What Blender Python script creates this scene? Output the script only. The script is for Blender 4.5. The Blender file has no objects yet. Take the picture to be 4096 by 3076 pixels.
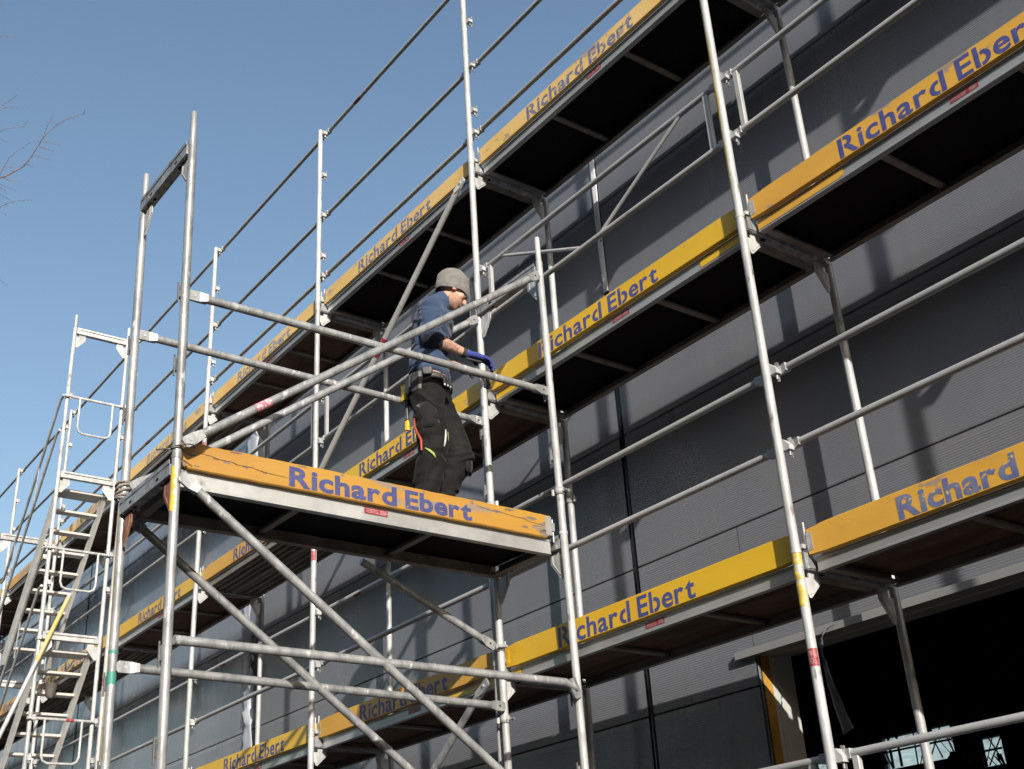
import bpy, math, random
from mathutils import Vector, Matrix, noise
R = math.radians
random.seed(7)
scene = bpy.context.scene
COL = scene.collection

# ------------------------------------------------------------------ camera
cam_d = bpy.data.cameras.new('camera')
cam = bpy.data.objects.new('camera', cam_d)
COL.objects.link(cam)
scene.camera = cam
cam_d.sensor_width = 36.0
cam_d.lens = 42.407
cam_d.clip_start = 0.05
cam_d.clip_end = 3000
RT = Vector((0.58912208, 0.80602053, -0.05714955))
DN = Vector((-0.38533707, 0.21806897, -0.89663887))
FW = Vector((-0.7102468, 0.5502516, 0.43905884))
CAM = Vector((3.76343459, -4.63733684, -3.81172009))
m = Matrix.Identity(4)
for i in range(3):
    m[i][0] = RT[i]; m[i][1] = -DN[i]; m[i][2] = -FW[i]; m[i][3] = CAM[i]
cam.matrix_world = m

# ------------------------------------------------------------------ world, sun, exposure
SUN_TRAVEL = Vector((-2.48, 1.0, -0.98)).normalized()
world = bpy.data.worlds.new('World')
scene.world = world
world.use_nodes = True
wn = world.node_tree
bg = wn.nodes['Background']
sky = wn.nodes.new('ShaderNodeTexSky')
sky.sky_type = 'NISHITA'
sky.sun_disc = False
sky.sun_elevation = R(20.1)
sky.sun_rotation = math.atan2(2.48, -1.0)
sky.air_density = 1.35
sky.dust_density = 2.2
sky.ozone_density = 2.2
wn.links.new(sky.outputs[0], bg.inputs[0])
bg.inputs[1].default_value = 0.142
sd = bpy.data.lights.new('sun', 'SUN')
sd.energy = 5.0
sd.angle = R(0.55)
sd.color = (1.0, 0.95, 0.87)
sun = bpy.data.objects.new('sun', sd)
COL.objects.link(sun)
sun.rotation_euler = SUN_TRAVEL.to_track_quat('-Z', 'Y').to_euler()
scene.view_settings.view_transform = 'Standard'
scene.view_settings.look = 'None'
scene.view_settings.exposure = 0.27
scene.view_settings.gamma = 1.0
scene.cycles.use_denoising = True
scene.cycles.max_bounces = 8

# ------------------------------------------------------------------ materials
def mat(name, col, rough=0.6, metal=0.0, col2=None, nscale=6.0, lo=0.35, hi=0.65, bump=0.0, bscale=40.0,
        rvar=0.0, stretch=(1, 1, 1), col3=None, n3=2.0, lo3=0.55, hi3=0.62, tint=0.0, spec=0.5, coat=0.0):
    """noise-mixed Principled; col/col2 real base colours, col3 blotches (chips, rust, dirt)"""
    M = bpy.data.materials.new(name)
    M.use_nodes = True
    nt = M.node_tree; N = nt.nodes; L = nt.links
    p = N['Principled BSDF']
    p.inputs['Base Color'].default_value = (*col, 1)
    p.inputs['Roughness'].default_value = rough
    p.inputs['Metallic'].default_value = metal
    p.inputs['Specular IOR Level'].default_value = spec
    if coat:
        p.inputs['Coat Weight'].default_value = coat
        p.inputs['Coat Roughness'].default_value = 0.2
    tc = N.new('ShaderNodeTexCoord')
    oi = N.new('ShaderNodeObjectInfo')
    mp = N.new('ShaderNodeMapping')
    mp.inputs['Scale'].default_value = stretch
    L.new(tc.outputs['Object'], mp.inputs['Vector'])
    mul = N.new('ShaderNodeMath'); mul.operation = 'MULTIPLY'; mul.inputs[1].default_value = 37.0
    L.new(oi.outputs['Random'], mul.inputs[0])
    L.new(mul.outputs[0], mp.inputs['Location'])
    out = None
    def noise_fac(scale, lo, hi, detail=6):
        n = N.new('ShaderNodeTexNoise')
        n.inputs['Scale'].default_value = scale
        n.inputs['Detail'].default_value = detail
        n.inputs['Roughness'].default_value = 0.6
        L.new(mp.outputs[0], n.inputs['Vector'])
        r = N.new('ShaderNodeMapRange')
        r.inputs['From Min'].default_value = lo
        r.inputs['From Max'].default_value = hi
        L.new(n.outputs['Fac'], r.inputs['Value'])
        return r.outputs[0]
    def mix(f, a, b):
        x = N.new('ShaderNodeMix'); x.data_type = 'RGBA'
        L.new(f, x.inputs[0])
        if isinstance(a, tuple): x.inputs[6].default_value = (*a, 1)
        else: L.new(a, x.inputs[6])
        x.inputs[7].default_value = (*b, 1)
        return x.outputs[2]
    if col2 is not None:
        f = noise_fac(nscale, lo, hi)
        out = mix(f, col, col2)
        if rvar:
            rr = N.new('ShaderNodeMapRange')
            rr.inputs['To Min'].default_value = rough - rvar
            rr.inputs['To Max'].default_value = rough + rvar
            L.new(f, rr.inputs['Value']); L.new(rr.outputs[0], p.inputs['Roughness'])
    if col3 is not None:
        f3 = noise_fac(n3, lo3, hi3, 8)
        out = mix(f3, out if out is not None else col, col3)
    if tint:
        hs = N.new('ShaderNodeHueSaturation')
        r = N.new('ShaderNodeMapRange')
        r.inputs['To Min'].default_value = 1 - tint; r.inputs['To Max'].default_value = 1 + tint
        L.new(oi.outputs['Random'], r.inputs['Value'])
        L.new(r.outputs[0], hs.inputs['Value'])
        if out is not None: L.new(out, hs.inputs['Color'])
        else: hs.inputs['Color'].default_value = (*col, 1)
        out = hs.outputs[0]
    if out is not None: L.new(out, p.inputs['Base Color'])
    if bump:
        b = N.new('ShaderNodeBump')
        b.inputs['Strength'].default_value = bump
        b.inputs['Distance'].default_value = 0.002
        n = N.new('ShaderNodeTexNoise'); n.inputs['Scale'].default_value = bscale; n.inputs['Detail'].default_value = 5
        L.new(mp.outputs[0], n.inputs['Vector']); L.new(n.outputs['Fac'], b.inputs['Height'])
        L.new(b.outputs[0], p.inputs['Normal'])
    return M

MT = {}
MT['galv'] = mat('galvanised_steel', (.50, .50, .49), .50, .10, (.35, .355, .36), 16, .40, .62, .4, 60, .10, (1, 1, .35), (.20, .17, .15), 17, .63, .70, .12)
MT['galv_old'] = mat('weathered_galvanised_steel', (.37, .375, .375), .45, .30, (.21, .215, .22), 15, .40, .62, .5, 60, .08, (1, 1, .4), (.60, .60, .58), 18, .60, .66, .10)
MT['galv_rail'] = mat('galvanised_rail_steel', (.48, .48, .47), .50, .12, (.36, .365, .37), 7, .35, .65, .4, 60, .08, (.5, 1, 1), (.24, .20, .17), 11, .67, .74, .10)
MT['galv_dark'] = mat('stained_steel', (.20, .19, .18), .6, .3, (.10, .10, .11), 8, .35, .6, .5, 50, .1, (1, 1, .3), (.42, .42, .40), 12, .56, .66, .1)
MT['alu'] = mat('bare_aluminium', (.50, .50, .49), .42, .5, (.36, .36, .35), 5, .35, .65, .2, 30, .06, (.3, 1, 1), (.20, .18, .15), 9, .64, .76, .08)
MT['alu_dirty'] = mat('dirty_aluminium', (.30, .27, .24), .6, .25, (.18, .155, .13), 7, .35, .65, .3, 40, .06, (.4, 1, 1), (.42, .40, .38), 14, .64, .72, .1)
MT['ply_black'] = mat('black_film_faced_plywood', (.006, .0055, .005), .75, 0, (.011, .009, .007), 3, .4, .7, .1, 30, .05, (1, 1, 1), (.16, .10, .07), 26, .735, .76, spec=.12)
MT['ply_brown'] = mat('brown_plywood', (.17, .105, .075), .75, 0, (.085, .052, .038), 4, .35, .65, .2, 30, .06, (.4, 1.5, 1), (.09, .065, .045), 9, .62, .72, .15, spec=.2)
MT['yellow'] = mat('yellow_board_paint', (.76, .47, .022), .42, 0, (.70, .40, .020), 3, .35, .7, .15, 60, .05, (.5, 1, 1), (.50, .36, .14), 15, .665, .70, .06)
MT['orange'] = mat('faded_orange_yellow_paint', (.70, .39, .055), .5, 0, (.62, .32, .045), 4, .35, .65, .35, 50, .05, (.5, 1, 1), (.36, .26, .18), 8, .605, .63, .06)
MT['pale'] = mat('sun_bleached_yellow_paint', (.80, .56, .22), .55, 0, (.74, .46, .13), 4, .35, .65, .3, 50, .05, (.5, 1, 1), (.42, .31, .22), 9, .61, .64, .06)
MT['chipped'] = mat('chipped_orange_paint_on_wood', (.41, .220, .036), .5, 0, (.36, .175, .028), 4, .35, .65, .6, 60, .05, (1, .35, 1), (.26, .19, .13), 5.5, .60, .622, .0)
MT['blue'] = mat('blue_stencil_paint', (.052, .058, .22), .55, 0, (.085, .095, .27), 20, .35, .7, .1, 60, 0, (1, 1, 1), (.42, .28, .06), 55, .70, .72)
MT['blue_worn'] = mat('worn_blue_stencil_paint', (.040, .045, .155), .55, 0, (.065, .073, .19), 16, .35, .7, .1, 60, 0, (1, 1, 1), (.30, .22, .12), 42, .66, .69)
MT['blue_mid'] = mat('half_faded_blue_stencil_paint', (.11, .13, .28), .6, 0, (.20, .21, .30), 16, .35, .7, .1, 60, 0, (1, 1, 1), (.70, .46, .15), 30, .60, .63)
MT['blue_faded'] = mat('faded_blue_stencil_paint', (.20, .23, .38), .6, 0, (.32, .32, .36), 16, .35, .7, .1, 60, 0, (1, 1, 1), (.66, .42, .12), 26, .56, .60)
MT['redsticker'] = mat('red_label_film', (.28, .018, .03), .5, 0, (.36, .11, .12), 40, .46, .6)
MT['pinksticker'] = mat('faded_red_label', (.52, .13, .19), .5, 0, (.46, .44, .44), 60, .50, .54)
MT['whiteink'] = mat('white_label_print', (.42, .26, .26), .5)
MT['dark'] = mat('black_shadow_gap', (.006, .006, .006), .8, spec=.1)
MT['yellowmark'] = mat('yellow_marking_paint', (.66, .45, .05), .45, 0, (.48, .36, .08), 9, .4, .6, .3, 60)
MT['greenmark'] = mat('green_marking_paint', (.04, .26, .20), .5, 0, (.10, .22, .20), 20)
MT['rust'] = mat('rust_red_primer', (.20, .065, .035), .7, 0, (.30, .16, .11), 14, .4, .6, .4, 60)
MT['rope'] = mat('grey_rope_strap', (.34, .31, .27), .9, 0, (.24, .22, .20), 30)

# ------------------------------------------------------------------ mesh helpers
class MB:
    """collects shapes for ONE mesh"""
    def __init__(s, xf=None):
        s.v = []; s.f = []; s.sm = []; s.xf = xf
    def add(s, vs, fs, smooth=False):
        o = len(s.v)
        for p in vs:
            p = Vector(p)
            s.v.append(s.xf(p) if s.xf else p)
        for f in fs:
            s.f.append([i + o for i in f]); s.sm.append(smooth)
        return s
    def box(s, a, b):
        x0, y0, z0 = a; x1, y1, z1 = b
        if x0 > x1: x0, x1 = x1, x0
        if y0 > y1: y0, y1 = y1, y0
        if z0 > z1: z0, z1 = z1, z0
        return s.add([(x0, y0, z0), (x1, y0, z0), (x1, y1, z0), (x0, y1, z0), (x0, y0, z1), (x1, y0, z1), (x1, y1, z1), (x0, y1, z1)],
                     [(0, 3, 2, 1), (4, 5, 6, 7), (0, 1, 5, 4), (1, 2, 6, 5), (2, 3, 7, 6), (3, 0, 4, 7)])
    def cbox(s, a, b, c=0.004, axis=0):
        """box with chamfered long edges along axis"""
        lo = [min(a[i], b[i]) for i in range(3)]; hi = [max(a[i], b[i]) for i in range(3)]
        u, w = [(1, 2), (2, 0), (0, 1)][axis]
        prof = [(lo[u] + c, lo[w]), (hi[u] - c, lo[w]), (hi[u], lo[w] + c), (hi[u], hi[w] - c), (hi[u] - c, hi[w]), (lo[u] + c, hi[w]), (lo[u], hi[w] - c), (lo[u], lo[w] + c)]
        vs = []
        for t in (lo[axis], hi[axis]):
            for (pu, pw) in prof:
                q = [0, 0, 0]; q[axis] = t; q[u] = pu; q[w] = pw; vs.append(q)
        n = 8
        fs = [(i, (i + 1) % n, (i + 1) % n + n, i + n) for i in range(n)] + [tuple(range(n - 1, -1, -1)), tuple(range(n, 2 * n))]
        return s.add(vs, fs)
    def prism(s, poly, lo, hi, axis=0):
        """poly in the two other axes (yz, zx, xy) extruded along axis"""
        u, w = [(1, 2), (2, 0), (0, 1)][axis] if axis != 1 else (0, 2)
        n = len(poly); vs = []
        for t in (lo, hi):
            for (pu, pw) in poly:
                q = [0, 0, 0]; q[axis] = t; q[u] = pu; q[w] = pw; vs.append(q)
        fs = [(i, (i + 1) % n, (i + 1) % n + n, i + n) for i in range(n)] + [tuple(range(n - 1, -1, -1)), tuple(range(n, 2 * n))]
        return s.add(vs, fs)
    def tube(s, pts, r, seg=16, cap=True):
        pts = [Vector(p) for p in pts]
        rs = r if isinstance(r, (list, tuple)) else [r] * len(pts)
        vs = []; fs = []
        prev = None
        for i, p in enumerate(pts):
            if i == 0: t = pts[1] - p
            elif i == len(pts) - 1: t = p - pts[i - 1]
            else: t = (pts[i + 1] - p).normalized() + (p - pts[i - 1]).normalized()
            t.normalize()
            if prev is None:
                a = Vector((0, 0, 1)) if abs(t.z) < .9 else Vector((1, 0, 0))
                u = t.cross(a).normalized()
            else:
                u = (prev - t * prev.dot(t)).normalized()
            prev = u
            w = t.cross(u)
            for k in range(seg):
                a = 2 * math.pi * k / seg
                vs.append(p + (u * math.cos(a) + w * math.sin(a)) * rs[i])
        for i in range(len(pts) - 1):
            for k in range(seg):
                a = i * seg + k; b = i * seg + (k + 1) % seg
                fs.append((a, b, b + seg, a + seg))
        s.add(vs, fs, True)
        if cap:
            s.add([vs[k] for k in range(seg)], [tuple(range(seg - 1, -1, -1))])
            e = (len(pts) - 1) * seg
            s.add([vs[e + k] for k in range(seg)], [tuple(range(seg))])
        return s
    def flat_end(s, p, d, L=.10, w=.052, t=.012, n=(0, 1, 0)):
        """flattened tube end: a tapering blade from p along d; n is its thin direction"""
        p = Vector(p); d = Vector(d).normalized(); n = Vector(n); n = (n - d * n.dot(d)).normalized(); u = d.cross(n)
        vs = []
        for (l, hw, ht) in ((0, .022, .022), (L * .4, w / 2, t * .7), (L * .9, w / 2, t / 2), (L, w * .36, t / 2)):
            c = p + d * l
            for (a, b) in ((1, 1), (-1, 1), (-1, -1), (1, -1)):
                vs.append(c + u * (hw * a) + n * (ht * b))
        fs = []
        for i in range(3):
            for k in range(4):
                a = i * 4 + k; b = i * 4 + (k + 1) % 4
                fs.append((a, b, b + 4, a + 4))
        fs += [(3, 2, 1, 0), (12, 13, 14, 15)]
        return s.add(vs, fs)
    def blob(s, c, rx, ry, rz, rot=None, seg=16, ring=10):
        vs = []; fs = []
        c = Vector(c)
        for i in range(ring + 1):
            th = math.pi * i / ring
            for k in range(seg):
                a = 2 * math.pi * k / seg
                q = Vector((rx * math.sin(th) * math.cos(a), ry * math.sin(th) * math.sin(a), rz * math.cos(th)))
                if rot is not None: q = rot @ q
                vs.append(c + q)
        for i in range(ring):
            for k in range(seg):
                a = i * seg + k; b = i * seg + (k + 1) % seg
                fs.append((a, a + seg, b + seg, b))
        return s.add(vs, fs, True)
    def build(s, name, material, parent=None, loc=None, weld=False):
        me = bpy.data.meshes.new(name)
        off = Vector(loc) if loc is not None else Vector((0, 0, 0))
        me.from_pydata([tuple(p - off) for p in s.v], [], s.f)
        me.polygons.foreach_set('use_smooth', s.sm)
        me.materials.append(MT[material] if isinstance(material, str) else material)
        me.update()
        o = bpy.data.objects.new(name, me)
        COL.objects.link(o)
        if loc is not None and parent is None: o.location = off
        if parent is not None: o.parent = parent
        return o

def tag(o, label, cat, group=None, kind=None):
    if label: o['label'] = label
    if cat: o['category'] = cat
    if group: o['group'] = group
    if kind: o['kind'] = kind
    return o
def empty(name, loc=(0, 0, 0)):
    o = bpy.data.objects.new(name, None); COL.objects.link(o); o.location = loc; o.empty_display_size = .2
    return o
def copy_tree(o, parent=None):
    c = o.copy(); COL.objects.link(c)
    if parent is not None: c.parent = parent
    for ch in list(o.children): copy_tree(ch, c)
    return c
def kill_tree(o):
    for ch in list(o.children): kill_tree(ch)
    bpy.data.objects.remove(o)
ORD = ['zeroth', 'first', 'second', 'third', 'fourth', 'fifth', 'sixth', 'seventh', 'eighth', 'ninth', 'tenth']

# ------------------------------------------------------------------ ground
g = MB().add([(-400, -400, -6.05), (400, -400, -6.05), (400, 400, -6.05), (-400, 400, -6.05)], [(0, 1, 2, 3)])
MT['ground'] = mat('dark_gravel_ground', (.065, .058, .05), .95, 0, (.04, .036, .032), .8, .35, .65, .8, 30, 0, (1, 1, 1), (.10, .09, .08), 12, .55, .7)
tag(g.build('ground', 'ground'), None, None, kind='structure')

b = MB(); nx, ny = 40, 8; vs = []; fs = []  # unseen bank added behind the camera to keep low sky light off the wall
for i in range(nx + 1):
    for j in range(ny + 1):
        x = -16 + 86 * i / nx; t = j / ny; y = -11.5 - 12 * t
        z = -6.3 + 14.3 * min(1, t * 2.6) + (.9 * noise.noise((x * .2, y * .2, 0)) if j else 0)
        vs.append((x, y, z))
for i in range(nx):
    for j in range(ny):
        q = i * (ny + 1) + j; fs.append((q, q + ny + 1, q + ny + 2, q + 1))
MT['sky_blocker'] = mat('dark_sky_blocker', (.022, .022, .016), .95, 0, (.035, .03, .022), 1.5, .4, .6, .8, 20)
b.add(vs, fs, True); tag(b.build('sky_blocker_bank', 'sky_blocker'), None, None, kind='structure')

# ------------------------------------------------------------------ warehouse
MT['clad'] = mat('anthracite_cladding', (.180, .184, .200), .30, 0.0, (.160, .166, .186), .7, .3, .7, .0, 30, .06, (1.6, 1, .22), (.19, .19, .195), 3, .56, .75, spec=.62)
MT['clad_film'] = mat('film_covered_cladding', (.17, .175, .20), .28, 0.0, (.15, .155, .185), .5, .3, .7, 1.0, 1.1, .08, (2.2, 1, .22), (.21, .22, .25), 2, .5, .8, spec=.8, coat=1.0)
MT['clad_film'].node_tree.nodes['Bump'].inputs['Distance'].default_value = .03
MT['clad_trim'] = mat('grey_flashing', (.27, .265, .26), .4, .0, (.24, .24, .235), 2)
MT['wool'] = mat('yellow_insulation_core', (.46, .25, .035), .9, 0, (.36, .19, .03), 20, .4, .6, .6, 80)
MT['steelpaint'] = mat('pale_grey_steel', (.50, .50, .47), .5, 0, (.44, .44, .41), 5)
MT['hall'] = mat('dark_hall_lining', (.03, .03, .03), .8, 0, (.02, .02, .02), 1)
MT['gloss'] = mat('black_sealing_tape', (.008, .008, .009), .22, 0, None, bump=.6, bscale=14)
YW = .95
ware = empty('warehouse', (0, YW, -6.05))
tag(ware, 'long warehouse clad in dark grey ribbed panels behind the scaffolding', 'building')
def wpart(mb, name, material, parent=None):
    o = mb.build(name, material)
    o.parent = parent or ware
    if parent is None: o.matrix_parent_inverse = Matrix.Translation((0, -YW, 6.05))
    return o
def panel(x0, x1, z0, z1, name='cladding_panel', seed=0):
    """ribbed sandwich panel, fine horizontal ribs on the face"""
    mb = MB()
    z0 += .0025; z1 -= .0025
    prof = [(YW + .012, z0), (YW + .002, z0 + .003)]
    z = z0 + .016
    pitch = .0148
    while z < z1 - .045:
        prof += [(YW, z), (YW, z + pitch * .55), (YW + .0011, z + pitch * .70), (YW + .0011, z + pitch * .86)]
        z += pitch
    prof += [(YW, z1 - .006), (YW + .012, z1)]
    n = len(prof)
    nx = max(1, int((x1 - x0) / 1.5))
    vs = []
    for i in range(nx + 1):
        x = x0 + (x1 - x0) * i / nx
        for (y, zz) in prof:
            w = .0012 * math.sin(x * 1.7 + seed) * math.sin(zz * 4.1 + seed * 2)
            vs.append((x, y + w, zz))
    fs = []
    for i in range(nx):
        for k in range(n - 1):
            a = i * n + k
            fs.append((a, a + n, a + n + 1, a + 1))
    mb.add(vs, fs)
    yb = YW + .012
    mb.add([(x0, yb, z0), (x1, yb, z0), (x1, yb + .02, z0), (x0, yb + .02, z0), (x0, yb, z1), (x1, yb, z1), (x1, yb + .02, z1), (x0, yb + .02, z1)],
           [(0, 1, 2, 3), (7, 6, 5, 4), (1, 5, 6, 2), (3, 7, 4, 0), (2, 6, 7, 3)])
    return wpart(mb, name, 'clad_film' if x1 < -8 else 'clad')
seams_z = [-6.0, -5.343, -4.340, -3.337, -2.334, -1.325, -.322, .681, 1.684, 2.687]
seams_x = [-26.2, -20.2, -14.2, -8.2, -2.18, 3.82, 9.8]
OX = -1.212; OZ = -2.125; OY = 1.277
for i in range(len(seams_x) - 1):
    for j in range(len(seams_z) - 1):
        x0 = seams_x[i] + .028; x1 = seams_x[i + 1] - .028
        z0, z1 = seams_z[j], seams_z[j + 1]
        if seams_x[i] == -2.18:
            if z1 <= -2.3: x1 = OX; panel(x0, x1, z0, z1, seed=i + j)
            elif z0 < -2.3:
                panel(x0, OX, z0, z1, seed=i + j); panel(OX + .004, x1, -2.105, z1, seed=i + j)
            else: panel(x0, x1, z0, z1, seed=i + j)
        else: panel(x0, x1, z0, z1, seed=i + j)
# black backing seen in the joints
b = MB()
b.box((-26.2, YW + .034, -6.0), (OX - .004, YW + .045, 2.95)); wpart(b, 'joint_backing', 'dark')
b = MB(); b.box((OX, YW + .034, -2.07), (9.8, YW + .045, 2.95)); wpart(b, 'joint_backing', 'dark')
# panel cores, seen at the opening's edge
b = MB(); b.box((-2.2, YW + .046, -6.0), (OX, 1.07, -2.13)); wpart(b, 'insulation_core', 'wool')
b = MB(); b.box((OX - .3, 1.071, -6.0), (OX, OY, OZ)); b.box((OX - .3, 1.10, -6.0), (OX + .004, 1.104, OZ))
wpart(b, 'opening_jamb', 'steelpaint')
# lintel: flashing with drip edge, soffit
b = MB()
b.prism([(YW - .040, -2.115), (YW - .040, -2.158), (YW + .02, -2.153), (OY, OZ - .004), (OY + .02, OZ + .02), (YW + .03, -2.07), (YW + .002, -2.10)], OX - .13, 9.8, 0)
b.cbox((OX + .01, 1.08, OZ - .022), (9.8, 1.11, OZ - .005), .004, 0)
wpart(b, 'lintel_flashing', 'clad_trim')
b = MB(); b.cbox((-26.2, YW - .03, 2.93), (9.8, 1.3, 3.0), .008, 0); wpart(b, 'parapet_cap', 'clad_trim')
# hall behind
b = MB()
b.box((-26.2, OY + .001, -6.0), (OX - .31, OY + .1, 2.9)); b.box((OX - .309, OY + .002, OZ + .021), (9.8, OY + .1, 2.9))
b.box((4.0, OY + .003, -6.0), (9.8, OY + .1, OZ + .02))
wpart(b, 'inner_lining', 'hall')
b = MB(); b.box((-26.2, OY + .101, 2.5), (9.8, 14.4, 2.9)); wpart(b, 'hall_roof', 'hall')
b = MB(); b.box((-26.2, OY + .101, -6.04), (9.8, 14.4, -5.99)); wpart(b, 'hall_slab', 'hall')
b = MB(); b.box((-26.4, 1.0, -6.0), (-26.2, 14.4, 2.9)); wpart(b, 'end_wall', 'hall')
b = MB(); b.box((9.8, 1.0, -6.0), (10.0, 14.4, 2.9)); wpart(b, 'end_wall', 'hall')
# back wall with clerestory openings
b = MB()
wins = [(-12.2, -11.35, -2.2, -.56), (-10.22, -8.72, -.93, -.38), (-8.28, -7.82, -1.18, -.72), (-7.45, -7.1, -1.55, -1.2)]
xs = -26.2
for (x0, x1, z0, z1) in wins:
    b.box((xs, 14.0, -6.0), (x0, 14.2, 2.5)); b.box((x0, 14.0, -6.0), (x1, 14.2, z0)); b.box((x0, 14.0, z1), (x1, 14.2, 2.5)); xs = x1
b.box((xs, 14.0, -6.0), (9.8, 14.2, 2.5))
wpart(b, 'back_wall', 'hall')
for i, (x0, x1, z0, z1) in enumerate(wins):
    b = MB()
    b.box((x0, 13.95, z0), (x0 + .06, 13.99, z1))
    if i < 3:
        b.box((x0 + .061, 13.95, (z0 + z1) / 2), (x1, 13.99, (z0 + z1) / 2 + .03))
        for k in (1, 2):
            xx = x0 + (x1 - x0) * (.05 + .12 * k)
            b.box((xx, 13.90, z0), (xx + .03, 13.94, z1))
        xx = x0 + (x1 - x0) * .8
        b.tube([(xx - .15, 13.9, z0), (xx + .2, 13.9, z1)], .012, 6); b.tube([(xx + .15, 13.85, z0), (xx - .05, 13.85, z1)], .012, 6)
    rr = random.Random(i + 5)
    for k in range(7):
        xa = x0 + (x1 - x0) * rr.random(); za = z0 + (z1 - z0) * rr.random()
        b.tube([(xa, 13.6 - .04 * k, z0 - .1), (xa + rr.uniform(-.5, .5), 13.6 - .04 * k, z1 + .1)], rr.uniform(.006, .016), 6)
    for k in range(3):
        xa = x0 + (x1 - x0) * rr.random(); h_ = rr.uniform(.08, .22); w_ = rr.uniform(.1, .3)
        b.prism([(xa - w_, z0 - .02), (xa + w_, z0 - .02), (xa + w_ * .5, z0 + h_), (xa - w_ * .3, z0 + h_ * 1.4)], 13.2, 13.3, 1)
    b.prism([(x1 - .28, z1 + .02), (x1 + .02, z1 + .02), (x1 + .02, z1 - .22)], 13.40, 13.45, 1)
    wpart(b, 'window_bars', 'hall')
M = bpy.data.materials.new('translucent_sheet'); M.use_nodes = True
nt = M.node_tree; nt.nodes.remove(nt.nodes['Principled BSDF'])
tr = nt.nodes.new('ShaderNodeBsdfTranslucent'); tr.inputs[0].default_value = (.85, .87, .92, 1)
tp = nt.nodes.new('ShaderNodeBsdfTransparent'); mx = nt.nodes.new('ShaderNodeMixShader'); no = nt.nodes.new('ShaderNodeTexNoise')
no.inputs['Scale'].default_value = 5; mx.inputs[0].default_value = .5
nt.links.new(no.outputs['Fac'], mx.inputs[0]); nt.links.new(tr.outputs[0], mx.inputs[1]); nt.links.new(tp.outputs[0], mx.inputs[2])
nt.links.new(mx.outputs[0], nt.nodes['Material Output'].inputs[0])
MT['sheet'] = M
for (x0, x1, z0, z1) in wins:
    b = MB(); nx, nz = 14, 8; vs = []; fs = []
    for a in range(nx + 1):
        for c in range(nz + 1):
            x = x0 + (x1 - x0) * a / nx; z = z0 + (z1 - z0) * c / nz
            vs.append((x, 14.1 + .05 * noise.noise((x * 3, z * 3, 1)), z))
    for a in range(nx):
        for c in range(nz):
            q = a * (nz + 1) + c; fs.append((q, q + nz + 1, q + nz + 2, q + 1))
    b.add(vs, fs, True); wpart(b, 'window_sheet', 'sheet')
# black sealing tape in the open vertical joints
for sx in seams_x[1:-1]:
    b = MB(); pts = []
    n = 60
    vs = []; fs = []
    for k in range(n + 1):
        z = -5.9 + (2.9 + 5.9) * k / n
        w = .027 + .004 * noise.noise((sx, z * 3, 0))
        y = YW + .006 + .006 * noise.noise((sx, z * 5, 3))
        vs += [(sx - w, YW + .012, z), (sx - .008, y, z), (sx + .006, y + .003, z), (sx + w, YW + .012, z)]
    for k in range(n):
        for q in range(3):
            a = k * 4 + q; fs.append((a, a + 1, a + 5, a + 4))
    b.add(vs, fs, True); wpart(b, 'joint_tape', 'gloss')

MT['film'] = mat('milky_plastic_film', (.52, .54, .57), .25, 0, (.34, .36, .42), 7, .4, .6, .8, 12, 0, (1, 1, .4))
MT['film_dark'] = mat('grey_plastic_film', (.10, .105, .12), .25, 0, (.20, .21, .23), 12, .4, .6, 1.0, 20, 0, (1, 1, .4))
MT['tape'] = mat('printed_white_tape', (.72, .72, .72), .35, 0, None, 1, col3=(.02, .02, .02), n3=34, lo3=.61, hi3=.63, stretch=(1, 1, .45))
def ribbon(name, pts, widths, material, side=(1, 0, 0), th=.002, crumple=.01, sub=6):
    pts = [Vector(p) for p in pts]; side = Vector(side)
    P = []; W = []
    for i in range(len(pts) - 1):
        for k in range(sub):
            t = k / sub; P.append(pts[i].lerp(pts[i + 1], t)); W.append(widths[i] * (1 - t) + widths[i + 1] * t)
    P.append(pts[-1]); W.append(widths[-1])
    vs = []; fs = []
    for i, (p, w) in enumerate(zip(P, W)):
        for j in range(5):
            u = (j / 4 - .5) * w
            o = noise.noise(Vector((p.x * 9 + j * .7, i * .35, p.z * 9))) * crumple
            vs.append(p + side * u + Vector((0, o, 0)))
    for i in range(len(P) - 1):
        for j in range(4):
            a = i * 5 + j; fs.append((a, a + 1, a + 6, a + 5))
    b = MB(); b.add(vs, fs, True)
    o = b.build(name, material, loc=P[0])
    md = o.modifiers.new('thickness', 'SOLIDIFY'); md.thickness = th
    return o
tag(ribbon('sealing_tape', [(-2.19, YW - .006, 2.4), (-2.185, YW - .008, 1.6), (-2.178, YW - .006, .90)], [.062, .06, .058], 'tape', crumple=.004),
    'white tape with black print over the wall joint behind the middle guardrail', 'tape')
tag(ribbon('plastic_film', [(-.42, YW - .03, -2.13), (-.53, YW - .035, -2.125), (-.62, YW - .045, -2.14), (-.655, YW - .05, -2.19), (-.664, YW - .05, -2.28), (-.652, YW - .05, -2.395), (-.622, YW - .05, -2.54), (-.578, YW - .05, -2.72)],
    [.03, .035, .03, .02, .02, .035, .055, .075], 'film_dark', side=(.9, .1, .35), crumple=.012), 'torn grey plastic film dangling from the lintel of the dark opening', 'plastic film')
tag(ribbon('plastic_film', [(-8.50, YW - .05, 2.15), (-8.46, YW - .05, 1.5), (-8.42, YW - .05, .6), (-8.40, YW - .05, 0), (-8.40, YW - .05, -.8)], [.34, .34, .28, .18, .20], 'film', crumple=.05),
    'whitish plastic film hanging on the wall above the middle walkway, beyond the platform', 'plastic film', 'white film strips on the wall')
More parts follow.
